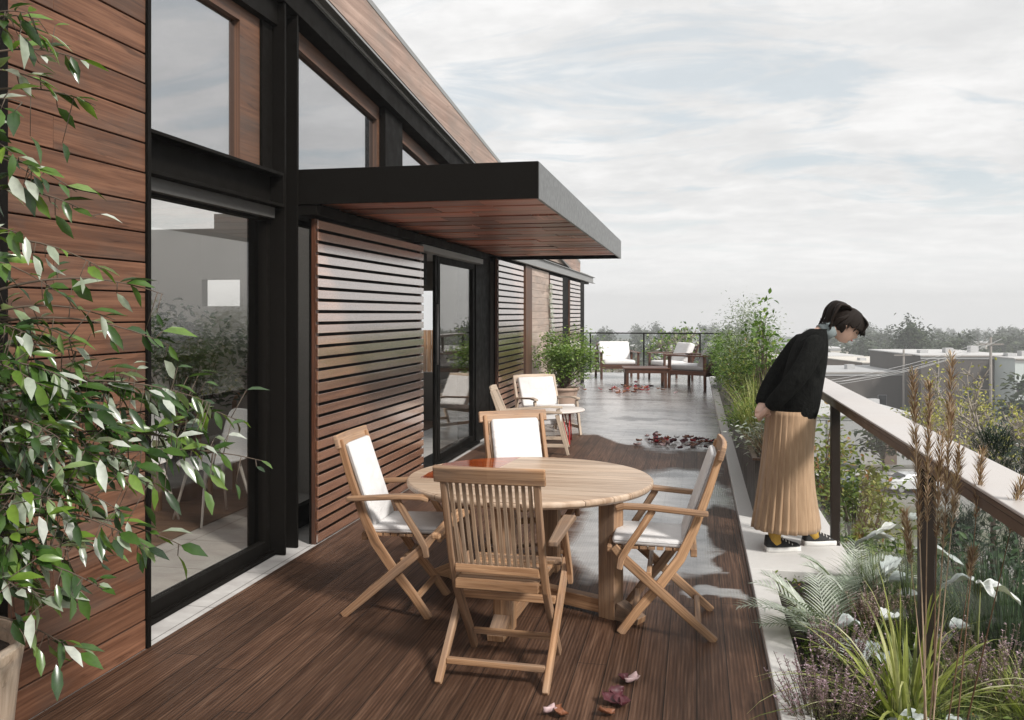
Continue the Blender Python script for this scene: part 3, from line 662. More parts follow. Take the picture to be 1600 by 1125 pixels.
# ------------------------------------------------------------------ low lounge chairs and side table, facing +y
def lounge(name, label, group):
    t = thing(name, label, 'chair', (0, 0, 0), 0, group); w = dict(world=False); P_ = M['pale_wood']
    for s in (-1, 1):
        x = s * .31
        MB().strip([(x, .43, 0), (x, .36, .25), (x, .30, .47)], .034, [.035, .045, .05], (1, 0, 0)).build('front_leg', P_, t, .006, **w)
        MB().strip([(x, -.44, 0), (x, -.36, .22), (x, -.34, .40), (x, -.40, .56), (x, -.47, .74)], .034, [.035, .045, .055, .045, .035], (1, 0, 0)).build('rear_leg', P_, t, .006, **w)
        MB().strip([(x, -.38, .455), (x, -.1, .475), (x, .2, .50), (x, .36, .49)], [.05, .06, .075, .06], .026, (1, 0, 0)).build('armrest', P_, t, .008, **w)
        MB().bar((x, -.38, .11), (x, .39, .11), .03, .04).build('stretcher', P_, t, .005, **w)
    MB().strip([(-.325, -.462, .735), (-.15, -.49, .745), (0, -.498, .745), (.15, -.49, .745), (.325, -.462, .735)], .07, .026, (0, -.3, 1)).build('top_rail', P_, t, .007, **w)
    for i in range(11):
        x = -.235 + i * .047; MB().strip([(x, -.27, .31), (x, -.37, .50), (x, -.475, .72)], .018, .012, (1, 0, 0)).build('back_slat', P_, t, .003, **w)
    MB().box(-.29, .29, .27, .30, .30, .37).build('seat_rail', P_, t, .005, **w); MB().box(-.29, .29, -.33, -.30, .24, .30).build('seat_rail', P_, t, .005, **w)
    for c0, cu, cw, nm in (((0, .02, .355), (0, .33, .035), (0, 0, .032), 'seat_cushion'), ((0, -.335, .545), (0, -.10, .195), (0, .035, .012), 'back_cushion')):
        o = MB().hexa(c0, cu, (.27, 0, 0), cw).build(nm, M['cushion'], t, .022, world=False, seg=4)
        for p_ in o.data.polygons: p_.use_smooth = True
    return t
G = 'low pale wood lounge chairs at the small round table'
lo = lounge('lounge_chair', 'low pale wood lounge chair beyond the table facing the viewer, beside the pot', G)
lo.location = (-2.03, 12.1, 0); lo.rotation_euler = (0, 0, R(213))
r2 = dup(lo, (-1.93, 10.45, 0), R(-82), 'low pale wood lounge chair seen sideways, its slatted back by the black column')
for c in list(r2.children):
    if c.name.startswith('back_cushion'): bpy.data.objects.remove(c)
st_ = thing('side_table', 'small pale round side table standing on red hairpin legs', 'table', (-1.80, 11.2, 0))
MB().lathe([(.002, .405), (.40, .405), (.41, .412), (.41, .422), (.402, .43), (.001, .43)], 48, (-1.80, 11.2, 0)).build('tabletop', M['table_white'], st_)
for a in (-40, 50, 140, 230):
    d = Vector((math.cos(R(a)), math.sin(R(a)), 0)); q = Vector((-d.y, d.x, 0)); c = Vector((-1.80, 11.2, 0))
    MB().tube([c + d * .24 + q * .06 + Vector((0, 0, .405)), c + d * .31 + q * .008 + Vector((0, 0, .006)), c + d * .31 - q * .008 + Vector((0, 0, .006)), c + d * .24 - q * .06 + Vector((0, 0, .405))], .008, 8).build('leg', M['red_metal'], st_)

# ------------------------------------------------------------------ dark box armchairs and coffee table at the far end
def boxchair(name, label, group, grey=False):
    t = thing(name, label, 'chair', (0, 0, 0), 0, group); w = dict(world=False); D_ = M['dark_wood']
    for s in (-1, 1):
        for y, z in ((.36, .62), (-.34, .66)):
            MB().strip([(s * .36, y, 0), (s * .36, y * .97, z)], .045, [.04, .05], (1, 0, 0)).build('leg', D_, t, .005, **w)
        MB().box(s * .36 - .04, s * .36 + .04, -.40, .42, .622, .648).build('armrest', D_, t, .006, **w)
        MB().box(s * .36 - .015, s * .36 + .015, -.32, .335, .27, .35).build('side_rail', D_, t, .004, **w)
    MB().box(-.336, .336, .34, .37, .25, .35).build('seat_rail', D_, t, .004, **w); MB().box(-.336, .336, -.36, -.33, .25, .33).build('seat_rail', D_, t, .004, **w)
    for i in range(6):
        z = .40 + i * .075; y = -.37 - i * .028; MB().hexa((0, y, z), (.33, 0, 0), (0, -.009, .026), (0, .009, .003)).build('back_slat', D_, t, .003, **w)
    for s in (-1, 1): MB().strip([(s * .30, -.335, .33), (s * .30, -.54, .84)], .03, .035, (1, 0, 0)).build('back_post', D_, t, .004, **w)
    cm = M['cushion_grey'] if grey else M['cushion']
    for c0, cu, cw, nm in (((0, .03, .405), (0, .33, .0), (0, 0, .055), 'seat_cushion'), ((0, -.30, .64), (0, -.10, .23), (0, .07, .03), 'back_cushion')):
        o = MB().hexa(c0, cu, (.31, 0, 0), cw).build(nm, cm, t, .045, world=False, seg=5)
        for p_ in o.data.polygons: p_.use_smooth = True
    return t
G = 'dark wood armchairs at the far end of the terrace'
b1 = boxchair('armchair', 'dark wood armchair with cream cushions in front of the end railing, beside the bush', G)
b1.location = (-2.0, 22.7, 0); b1.rotation_euler = (0, 0, R(196)); b1.scale = (1.3, 1.2, 1.05)
b2 = boxchair('armchair', 'dark wood armchair with grey cushions, its slatted back beside the planter', G, True)
b2.location = (.02, 20.0, 0); b2.rotation_euler = (0, 0, R(62)); b2.scale = (1.25, 1.25, 1.15)
b3 = dup(b1, (-.62, 22.3, 0), R(120), 'dark wood armchair standing behind the grey cushioned one near the end railing', (1.1, 1.1, 1.05))
ct = thing('coffee_table', 'low dark wood slatted coffee table between the far armchairs', 'table', (-1.13, 20.1, 0)); ct.rotation_euler = (0, 0, R(8))
for sx in (-.42, .42):
    for sy in (-.36, .36): MB().box(sx - .03, sx + .03, sy - .03, sy + .03, 0, .38).build('leg', M['dark_wood'], ct, .004, world=False)
mb = MB(); [mb.box(-.5, .5, -.43 + i * .087, -.43 + i * .087 + .078, .422, .447) for i in range(10)]; mb.build('tabletop', M['dark_wood'], ct, .004, world=False)
MB().box(-.45, .45, -.405, -.38, .33, .42).box(-.45, .45, .38, .405, .33, .42).box(-.475, -.45, -.39, .39, .33, .42).box(.45, .475, -.39, .39, .33, .42).build('apron', M['dark_wood'], ct, .003, world=False)

# ------------------------------------------------------------------ interior furniture behind the glass
def shell(name, label):
    t = thing(name, label, 'chair', (0, 0, 0), 0, 'white shell chairs inside behind the glass')
    g = MB(); rows = []
    prof = [(.24, .44), (.2, .455), (.08, .445), (-.08, .44), (-.17, .455), (-.215, .52), (-.235, .62), (-.25, .74), (-.262, .83), (-.266, .86)]
    for k, (y, z) in enumerate(prof):
        wd = [.19, .215, .23, .23, .225, .215, .20, .185, .16, .11][k]; cv = [.0, .015, .03, .035, .05, .06, .055, .05, .04, .03][k]
        rows.append([(wd * u, y + (cv * u * u if k > 4 else 0), z + (cv * u * u if k <= 4 else 0)) for u in (-1, -.75, -.5, -.25, 0, .25, .5, .75, 1)])
    g.rings(rows, .5, False); g.build('shell', M['white_shell'], t, 0, False, 1, solid=.012)
    for sx in (-1, 1):
        for sy, y in ((1, .15), (-1, -.14)): MB().tube([(sx * .13, y, .44), (sx * .22, y + sy * .09, 0)], [.014, .009], 8).build('leg', M['white_leg'], t, 0, False)
    return t
s1 = shell('shell_chair', 'white shell chair inside behind the glass, nearer the wooden sideboard'); s1.location = (-3.78, 6.45, .006); s1.rotation_euler = (0, 0, R(150))
dup(s1, (-4.32, 6.20, .006), R(165), 'white shell chair inside behind the glass, nearer the timber siding')
it = thing('wooden_table', 'brown wooden dining table inside behind the glass', 'table', (-5.2, 6.9, 0))
MB().box(-5.9, -4.3, 6.5, 7.3, .70, .74).build('tabletop', M['teak'], it, .004)
for x in (-5.8, -4.4):
    for y in (6.6, 7.2): MB().box(x - .03, x + .03, y - .03, y + .03, .006, .70).build('leg', M['teak'], it, .003)
ic = thing('wooden_chair', 'curved brown wooden chair inside behind the white shell chairs', 'chair', (-3.95, 7.2, .006), R(175))
MB().strip([(-.22, -.2, .84), (-.21, -.23, .9), (-.1, -.25, .92), (.1, -.25, .92), (.21, -.23, .9), (.22, -.2, .84)], .03, .03, (0, 1, 0)).build('backrest', M['teak'], ic, .006, world=False)
MB().box(-.22, .22, -.2, .22, .43, .46).build('seat', M['teak'], ic, .008, world=False)
for s in (-1, 1): MB().bar((s * .215, -.2, 0), (s * .22, -.2, .84), .035, .03, (0, 1, 0)).build('leg', M['teak'], ic, .004, world=False); MB().bar((s * .2, .19, 0), (s * .2, .19, .43), .035, .03, (0, 1, 0)).build('leg', M['teak'], ic, .004, world=False)

#@@FOL
def cloud_leaves(mb, c, rad, n, L, w, clump=14, spread=.28, seed=1, up=.2, shell=.55, rb=0.0):
    q = random.Random(seed); cl = []
    for i in range(clump):
        while True:
            v = Vector((q.uniform(-1, 1), q.uniform(-1, 1), q.uniform(-1, 1)))
            if .05 < v.length < 1: break
        v = v.normalized() * (shell + (1 - shell) * q.random()); cl.append((v, q.uniform(-.18, .18), q.uniform(.6, 1.2)))
    for i in range(n):
        v, tone, sz = cl[int(q.random() ** 1.2 * clump)]
        p = v + Vector((q.gauss(0, 1), q.gauss(0, 1), q.gauss(0, .8))) * spread * sz
        P_ = Vector((c[0] + p.x * rad[0], c[1] + p.y * rad[1], c[2] + p.z * rad[2]))
        d = Vector((q.gauss(0, 1) + p.x, q.gauss(0, 1) + p.y, q.gauss(0, .7) + up)); nr = Vector((q.gauss(0, .6), q.gauss(0, .6), 1))
        s = q.uniform(.7, 1.25); mb.leaf(P_, d, nr, L * s, w * s, min(1, max(0, q.gauss(.45 + rb, .2) + tone)), .2, .2)
    return [Vector((c[0] + v.x * rad[0] * .9, c[1] + v.y * rad[1] * .9, c[2] + v.z * rad[2] * .9)) for v, _, _ in cl]
def stems(mb, base, tips, r0, seed=1, bend=.3, n=6):
    q = random.Random(seed)
    for tp in tips:
        b = Vector(base) + Vector((q.gauss(0, .02), q.gauss(0, .02), 0)); mid = b.lerp(tp, .5) + Vector((q.gauss(0, .1), q.gauss(0, .1), bend * .3)) * (tp - b).length * .5
        pts = []
        for i in range(n + 1): t = i / n; pts.append(b * (1 - t) ** 2 + mid * 2 * t * (1 - t) + tp * t * t)
        mb.tube(pts, [r0 * (1 - .75 * i / n) for i in range(n + 1)], 5)

ip = thing('indoor_plant', 'dark leafy potted plant indoors against the back wall behind the glass', 'plant', (-4.45, 7.1, .006))
lv = MB(); tp = cloud_leaves(lv, (-4.45, 7.1, 1.28), (.55, .3, .5), 1500, .08, .04, 26, .28, 44, .2, .2); lv.build('foliage', M['leaf_dark'], ip); sm_ = MB(); stems(sm_, (-4.45, 7.1, .45), tp, .01, 44); sm_.build('stems', M['bark'], ip)
MB().lathe([(.14, .006), (.2, .45), (.18, .45), (.001, .42)], 24, (-4.45, 7.1, 0)).build('pot', M['black_plastic'], ip)
# ------------------------------------------------------------------ arching leafy plant in the tapered pot at the left
lp = thing('potted_plant', 'large arching leafy plant in a tapered pale wood planter against the timber siding', 'plant', (-2.13, 2.10, 0))
MB().lathe([(.17, 0), (.20, .25), (.235, .60), (.25, .69), (.25, .71), (.232, .71), (.225, .66), (.001, .655)], 40, (-2.13, 2.10, 0)).build('pot', M['pale_wood'], lp)
mb = MB(); mb.lathe([(.222, .657), (.2, .672), (.001, .676)], 24, (-2.13, 2.10, 0)); mb.build('soil', M['soil'], lp)
q = random.Random(21); lv = MB(); sm_ = MB(); base = Vector((-2.2, 2.12, .67))
# branch tips given as (photo x, photo y, distance, leaf density, leaf scale)
tips = [(130, 95, 2.6, 1), (150, 165, 2.55, 1), (40, 20, 2.4, .6), (70, 130, 2.5, .8), (60, 30, 2.45, .7), (150, 340, 2.6, .9), (120, 300, 2.5, .8), (60, 280, 2.5, .8), (40, 370, 2.45, .8),
        (255, 460, 2.75, 1.0), (160, 420, 2.6, .8), (80, 450, 2.5, 1), (265, 540, 2.7, 1), (180, 500, 2.6, 1), (110, 530, 2.5, 1.1), (40, 520, 2.4, 1.1),
        (410, 720, 2.8, 1.0), (380, 660, 2.8, 1.5), (330, 630, 2.8, 1.5), (350, 710, 2.85, 1.2), (300, 690, 2.8, 1.6), (270, 620, 2.75, 1.6), (250, 680, 2.75, 1.4),
        (200, 600, 2.65, 1.4), (170, 640, 2.6, 1.5), (120, 600, 2.5, 1.5), (60, 600, 2.4, 1.5), (20, 620, 2.35, 1.2), (215, 720, 2.6, 1.5), (240, 760, 2.65, 1.2), (160, 720, 2.5, 1.6), (100, 690, 2.45, 1.6),
        (50, 700, 2.35, 1.5), (140, 790, 2.5, 1.6), (190, 800, 2.55, 1.3), (80, 780, 2.4, 1.6), (30, 790, 2.35, 1.4), (300, 860, 2.65, .35), (240, 860, 2.6, .5), (170, 870, 2.5, 1.0), (160, 920, 2.45, .9), (110, 860, 2.4, 1.3),
        (60, 860, 2.35, 1.4), (20, 850, 2.3, 1.3), (120, 1020, 2.4, .6), (70, 940, 2.35, 1.1), (30, 920, 2.3, 1.2), (100, 750, 2.6, 1.4), (200, 670, 2.7, 1.2), (130, 650, 2.65, 1.4), (35, 160, 2.4, .8), (20, 240, 2.4, .9), (-20, 700, 2.4, 1), (60, 540, 2.6, 1.2), (150, 560, 2.7, 1.0), (5, 420, 2.4, .8)]
for k, (px_, py_, D, dn) in enumerate(tips):
    tp = at(px_, py_, D + q.uniform(-.1, .1)); 
    if tp.x < -2.55: tp.x = -2.55
    base = Vector((-2.24, 2.08 + q.uniform(-.04, .04), max(.67, min(2.35, tp.z - q.uniform(-.05, .28)))))
    peak = base.lerp(tp, .5) + Vector((0, 0, .10 + .16 * (tp - base).length)); peak.x = max(-2.5, peak.x)
    pts = []
    N_ = 14
    for i in range(N_ + 1): t = i / N_; pts.append(base * (1 - t) ** 2 + peak * 2 * t * (1 - t) + tp * t * t)
    sm_.tube(pts, [.0062 * (1 - .80 * i / N_) for i in range(N_ + 1)], 5)
    nl = int((27 if py_ > 560 else 16) * dn)
    for j in range(nl):
        t = 1 - (q.random() ** 1.15) * (.62 if dn > .7 else .35); f_ = t * N_; i = min(N_ - 1, int(f_)); p = pts[i].lerp(pts[i + 1], f_ - i); d0 = (pts[i + 1] - pts[i]).normalized()
        off = Vector((q.gauss(0, 1), q.gauss(0, 1), q.gauss(0, 1))); off = (off - d0 * off.dot(d0)).normalized()
        # leaf sits on a short side shoot so the crown has depth
        if q.random() < .6: e = p + off * q.uniform(.015, .13 if dn > .9 else .05) + Vector((0, 0, -.02)); sm_.tube([p, e], [.0018, .0012], 4); p = e
        d = d0 * .75 + off * .75 + Vector((0, 0, -.30)); nr = Vector((q.gauss(0, .5), q.gauss(0, .5) - .35, 1)); L = q.choice((q.uniform(.035, .06), q.uniform(.06, .095), q.uniform(.07, .105)))
        lv.leaf(p, d, nr, L, L * q.uniform(.30, .42), q.choice((q.uniform(0, .5), q.uniform(.1, .7), q.uniform(.3, .8), q.uniform(0, 1), q.uniform(.5, 1))), .18, q.uniform(.05, .35))
for s in range(4): sm_.tube([(-2.12, 2.1 + s * .02, .66), (-2.22 - s * .02, 2.06 + s * .03, 1.2), (-2.25 + s * .02, 2.10, 1.8), (-2.25, 2.08 + s * .03, 2.45)], [.016, .012, .009, .004], 6)
lv.build('foliage', M['leaf_left'], lp); sm_.build('stems', M['bark'], lp)

# ------------------------------------------------------------------ bush in the terracotta pot
bp = thing('potted_bush', 'bright green bush in a terracotta pot by the pale rear wall', 'plant', (-2.16, 14.5, 0))
MB().lathe([(.18, 0), (.20, .2), (.24, .36), (.25, .385), (.265, .385), (.265, .43), (.235, .43), (.23, .40), (.001, .395)], 40, (-2.16, 14.5, 0)).build('pot', M['terracotta'], bp)
lv = MB(); tp = cloud_leaves(lv, (-2.14, 14.5, .90), (.50, .44, .44), 4200, .06, .025, 40, .26, 5, .3, .35, .05); lv.build('foliage', M['leaf_fresh'], bp)
sm_ = MB(); stems(sm_, (-2.16, 14.5, .38), tp, .012, 3); sm_.build('stems', M['bark'], bp)
cr = thing('climbing_plant', 'thin pale climbing plant trailing up the pale rear wall', 'plant', (-2.6, 15.9, .3))
lv = MB(); sm_ = MB(); q = random.Random(4)
for s in range(4):
    pts = [Vector((-2.63, 15.9 + s * .08 + .12 * math.sin(i * .8 + s), .3 + i * .145)) for i in range(14)]; sm_.tube(pts, .004, 4)
    for i in range(110): p = pts[int(q.random() * 13)] + Vector((q.uniform(0, .04), q.gauss(0, .06), q.uniform(0, .15))); lv.leaf(p, (q.random(), q.gauss(0, 1), q.gauss(0, 1)), (1, 0, .4), .04, .02, q.uniform(.6, 1))
lv.build('foliage', M['leaf_silver'], cr); sm_.build('stems', M['twig'], cr)

# ------------------------------------------------------------------ steel planter along the kerb and its plants
pl = thing('planter_box', 'long dark steel planter standing on the kerb beside the woman', 'planter', (.66, 14.6, 0))
MB().box(.450, .458, 7.17, 22.2, .046, .50).box(.862, .870, 7.17, 22.2, .046, .50).box(.459, .861, 7.17, 7.178, .046, .50).box(.459, .861, 22.19, 22.2, .046, .50).build('side_panel', M['planter_steel'], pl)
MB().box(.430, .470, 7.15, 22.2, .501, .52).box(.850, .884, 7.15, 22.2, .501, .52).box(.4705, .8495, 7.15, 7.19, .501, .52).build('rim', M['bronze'], pl, .002)
MB().box(.459, .861, 7.18, 22.18, .40, .46).build('soil', M['soil'], pl)
def shrub(name, label, c, rad, n, L, w, mat, seed, base, cat='shrub', group=None, nst=26, up=.3, shell=.3, r0=.008, spread=.3, clump=26, rb=0.0, stemm='bark'):
    t = thing(name, label, cat, base, 0, group); lv = MB(); tp = cloud_leaves(lv, c, rad, n, L, w, clump, spread, seed, up, shell, rb); lv.build('foliage', M[mat], t)
    sm_ = MB(); stems(sm_, base, tp[:nst], r0, seed); sm_.build('stems', M[stemm], t); return t
def grass(name, label, base, n, L, w, mat, seed, spread=.12, lean=.6, droop=1.0, cat='grass clump', group=None, r=(0, 1)):
    t = thing(name, label, cat, base, 0, group); g = MB(); q = random.Random(seed)
    for i in range(n):
        a = q.uniform(0, 2 * math.pi); ln = abs(q.gauss(0, lean)); rr = spread * math.sqrt(q.random())
        g.blade(Vector(base) + Vector((math.cos(a) * rr, math.sin(a) * rr, 0)), (math.cos(a + q.gauss(0, .4)) * ln, math.sin(a + q.gauss(0, .4)) * ln, 1), L * q.uniform(.55, 1.1), w * q.uniform(.6, 1.2), droop * q.uniform(.6, 1.4), 8, q.uniform(*r))
    g.build('blades', M[mat], t); return t
shrub('silver_shrub', 'tall silver grey shrub rising from the planter behind the others', (.62, 11.4, 1.25), (.34, .6, .50), 5200, .042, .012, 'leaf_silver', 11, (.65, 12.2, .44), clump=40, nst=30, r0=.007, rb=.15)
shrub('leafy_shrub', 'tall shrub with round green leaves standing above the planter near the woman', (.70, 9.5, 1.36), (.20, .3, .40), 330, .062, .036, 'leaf_fresh', 12, (.66, 9.5, .44), clump=24, nst=24, r0=.007)
shrub('green_shrub', 'bushy green shrub filling the middle of the planter', (.62, 10.4, .92), (.34, .75, .38), 3600, .05, .016, 'leaf_shrub', 13, (.65, 10.4, .44), clump=44)
shrub('green_shrub', 'bushy dark green shrub in the planter farther along the terrace', (.60, 14.2, .92), (.34, 1.4, .45), 3200, .06, .02, 'leaf_fresh', 14, (.65, 14.2, .44), clump=40, rb=-.1)
shrub('green_shrub', 'low green shrub at the far end of the planter', (.64, 18.3, .9), (.30, 2.0, .38), 2400, .07, .024, 'leaf_fresh', 15, (.65, 18.3, .44), clump=40)
shrub('silver_shrub', 'low silver leaved plant spilling over the planter edge beside the skirt', (.58, 8.0, .60), (.24, .4, .17), 800, .05, .016, 'leaf_silver', 16, (.62, 8.0, .44), clump=20, rb=.2)
grass('grass_clump', 'tall olive grass clump in the planter behind the woman', (.64, 8.7, .44), 420, .62, .006, 'blade_lime', 17, .18, .45, .9)
grass('grass_clump', 'brown dry grass tuft in the near end of the planter', (.66, 7.5, .44), 260, .34, .005, 'straw', 18, .14, .5, .9)
shrub('green_shrub', 'green leafy shrub trailing over the planter edge onto the kerb', (.50, 9.1, .66), (.18, .5, .24), 1100, .045, .016, 'leaf_fresh', 19, (.56, 9.1, .44), clump=24)

# ------------------------------------------------------------------ near planting bed
struct(MB().box(.466, 1.6, -1, 5.748, -.30, -.02).build('soil', M['soil']))
gcv = MB(); q = random.Random(77)
for i in range(4200):
    x = q.uniform(.48, 1.58); y = q.uniform(2.6, 5.72); h_ = .03 + .05 * (noise.noise((x * 3, y * 3, 2)) + .5); gcv.leaf((x, y, -.02 + q.random() * h_), (q.gauss(0, 1), q.gauss(0, 1), .6), (q.gauss(0, .5), q.gauss(0, .5), 1), q.uniform(.02, .045), q.uniform(.008, .02), min(1, max(0, q.gauss(.4, .25))), .2, .2)
tag(gcv.build('ground_cover', M['leaf_shrub']), 'low mixed green ground cover under the flowering plants in the bed', 'ground cover', kind='stuff')
def frond(g, base, d, L, droop, nl, ll, lw, q, r=None):
    p = Vector(base); dd = Vector(d).normalized(); pts = [p.copy()]; N_ = 14
    for i in range(N_): p = p + dd * L / N_; dd = (dd + Vector((0, 0, -1)) * droop / N_ * (.4 + 1.4 * i / N_)).normalized(); pts.append(p.copy())
    g.tube(pts, [.004 * (1 - .8 * i / N_) for i in range(N_ + 1)], 5, r)
    for j in range(nl):
        t = .15 + .85 * j / nl; f_ = t * N_; i = min(N_ - 1, int(f_)); a = pts[i].lerp(pts[i + 1], f_ - i); ax = (pts[i + 1] - pts[i]).normalized(); sd_ = ax.cross(Vector((0, 0, 1))).normalized()
        s = math.sin(math.pi * min(1, t * .85 + .12)) ** .6
        for sg in (-1, 1): g.blade(a, ax * .75 + sd_ * sg * .8 + Vector((0, 0, .15)), ll * s * q.uniform(.85, 1.1), lw, .5, 4, min(1, max(0, q.gauss(r if r is not None else .5, .15))))
def palm(label, base, n, L, seed, mat, lw=.009, ll=.15, az=None, lean=(.5, 1.2), droop=1.3):
    t = thing('palm_plant', label, 'palm', base); g = MB(); q = random.Random(seed)
    for i in range(n):
        a = q.uniform(*(az or (0, 2 * math.pi))); ln = q.uniform(*lean); frond(g, base, (math.cos(a) * ln, math.sin(a) * ln, 1), L * q.uniform(.8, 1.15), droop * q.uniform(.8, 1.3), 17, ll * 1.15, lw * 1.3, q, q.uniform(.3, 1.0))
    g.build('fronds', M[mat], t); return t
palm('silver grey palm arching over the white kerb beside the bed', (.66, 4.72, -.06), 17, .50, 31, 'leaf_silver', .0085, .12, (R(60), R(290)), (.5, 1.2), 1.1)
palm('small feathery palm rising from the bed at the feet of the woman', (.86, 5.35, -.05), 11, .45, 32, 'leaf_silver', .008, .11, (0, 2 * math.pi), (.3, .9), 1.2)
def heather(label, base, n, h, spread, seed, mat='heather'):
    t = thing('heather', label, 'flowering plant', base); g = MB(); sm_ = MB(); q = random.Random(seed)
    for i in range(n):
        a = q.uniform(0, 6.283); rr = spread * math.sqrt(q.random()); b = Vector(base) + Vector((math.cos(a) * rr * .5, math.sin(a) * rr * .5, 0)); H = h * q.uniform(.55, 1.1)
        tp = b + Vector((math.cos(a) * rr * .8 + q.gauss(0, .02), math.sin(a) * rr * .8 + q.gauss(0, .02), H)); sm_.tube([b, b.lerp(tp, .5) + Vector((0, 0, .02)), tp], [.002, .0015, .001], 4)
        for j in range(30):
            tt = q.random() ** .8; p = b.lerp(tp, .25 + .75 * tt); aa = q.uniform(0, 6.283)
            g.leaf(p, (math.cos(aa), math.sin(aa), .8), (0, 0, 1), q.uniform(.008, .017), .006, min(1, max(0, tt * 1.15 - .2 + q.gauss(0, .12))), .3, .2)
    g.build('blossom', M[mat], t); sm_.build('stems', M['bark'], t); return t
heather('purple heather at the kerb corner, lowest in view beside the wooden boards', (.50, 3.72, -.06), 90, .33, .17, 41)
heather('purple heather tuft in front of the lime grass', (.64, 3.95, -.06), 60, .22, .2, 42)
heather('dusky purple heather right of the lime grass', (1.26, 4.18, -.06), 130, .30, .24, 43)
heather('pink flowering mound between the two palms', (.92, 4.98, -.06), 150, .24, .17, 44, 'pink_flower')
heather('small faded heather under the palm fronds', (.66, 4.35, -.06), 70, .28, .14, 45)
grass('lime_grass', 'bright lime green arching grass with broad blades in the bed', (.84, 3.84, -.02), 120, .60, .017, 'blade_lime', 51, .08, 1.15, 1.3)
grass('grass_clump', 'fine green grass clump under the pink flowers', (.88, 4.80, -.06), 300, .26, .005, 'blade_green', 52, .16, .7, 1.0)
grass('grass_clump', 'fine green grass spreading below the lime grass', (.94, 3.95, -.06), 460, .28, .005, 'blade_green', 53, .28, .8, 1.0, r=(.3, 1))
grass('grass_clump', 'green grass clump at the right hand end of the bed', (1.40, 3.98, -.06), 260, .32, .007, 'blade_lime', 54, .14, .6, 1.0, r=(0, .6))
grass('grass_clump', 'fine grass tuft beside the middle balustrade post', (1.12, 4.75, -.06), 240, .34, .005, 'blade_green', 55, .16, .6, .8)
grass('grass_clump', 'green grass clump by the kerb corner behind the post', (1.12, 5.45, -.06), 260, .42, .006, 'blade_green', 56, .18, .7, .9, r=(.3, 1))
grass('grass_clump', 'dark green grass behind the heather at the right', (1.5, 4.7, -.06), 500, .55, .008, 'leaf_dark', 57, .25, .4, .6)
def bigleaf(label, base, specs, seed, name='white_leaf_plant'):
    t = thing(name, label, 'plant', base); q = random.Random(seed); sm_ = MB()
    for (dx, dy, dz, a, L, w, tilt) in specs:
        tip = Vector(base) + Vector((dx, dy, dz)); sm_.tube([Vector(base), Vector(base).lerp(tip, .5) + Vector((0, 0, .03)), tip], [.005, .004, .003], 6)
        g = MB(); d = Vector((math.cos(a), math.sin(a), 0)); s_ = Vector((-d.y, d.x, 0)); rows = []
        for i in range(13):
            t_ = i / 12; ww = w * (math.sin(math.pi * t_ ** .8) ** .75) * (1 - .2 * t_) + .002; z = tilt * L * t_ - .55 * L * t_ * t_; c = tip + d * L * t_ + Vector((0, 0, z))
            rows.append([c + s_ * ww * u / 2 + Vector((0, 0, ww * (.22 * abs(u) - .06 * math.cos(u * 14)) + .01 * math.sin(t_ * 11 + u * 4))) for u in [k / 6 - 1 for k in range(13)]])
        g.rings(rows, q.random(), False); g.build('leaf', M['leaf_white'], t)
    sm_.build('stems', M['blade_green'], t); return t
bigleaf('white frosted broad leaves beside the seed heads behind the post', (1.10, 5.0, -.06), [(-.06, .05, .50, 2.9, .20, .09, .3), (.02, 0, .46, -.2, .24, .11, .3), (-.02, .02, .56, 3.6, .17, .07, .5), (0, .05, .60, .5, .15, .06, .5), (-.05, -.05, .42, -2.2, .18, .09, .3)], 61)
bigleaf('single white lily like leaf on a tall stem among the seed heads', (1.22, 4.28, -.06), [(.02, 0, .50, .1, .17, .08, .1), (.0, .02, .52, 2.9, .14, .06, .1), (.01, .01, .51, -1.2, .12, .06, .2)], 62)
bigleaf('white felted rounded leaves low in the bed beside the palm', (.82, 4.55, -.06), [(-.04, 0, .20, 3.3, .13, .12, .3), (.0, -.02, .12, 4.4, .15, .13, .2), (.08, .04, .22, .8, .13, .11, .3), (.02, -.06, .08, 5.2, .16, .14, .2)], 63)
bigleaf('large pale blue green leaf at the bottom of the bed', (.82, 3.62, -.06), [(-.06, .02, .10, .2, .26, .20, .2), (.0, .06, .06, 2.6, .2, .14, .2), (.12, .0, .12, .6, .2, .13, .2)], 64)
bigleaf('white broad leaves at the right of the lime grass', (1.12, 4.45, -.06), [(.04, 0, .24, .4, .16, .10, .3), (.02, .05, .16, 1.4, .15, .10, .2), (-.02, -.02, .2, 3.6, .13, .08, .3)], 65)
bigleaf('pair of striped white leaves against the near post', (1.02, 5.1, -.06), [(.0, 0, .26, .3, .22, .12, .3), (.03, -.05, .2, .0, .2, .12, .2), (0, .05, .3, 1.2, .18, .1, .3)], 66)
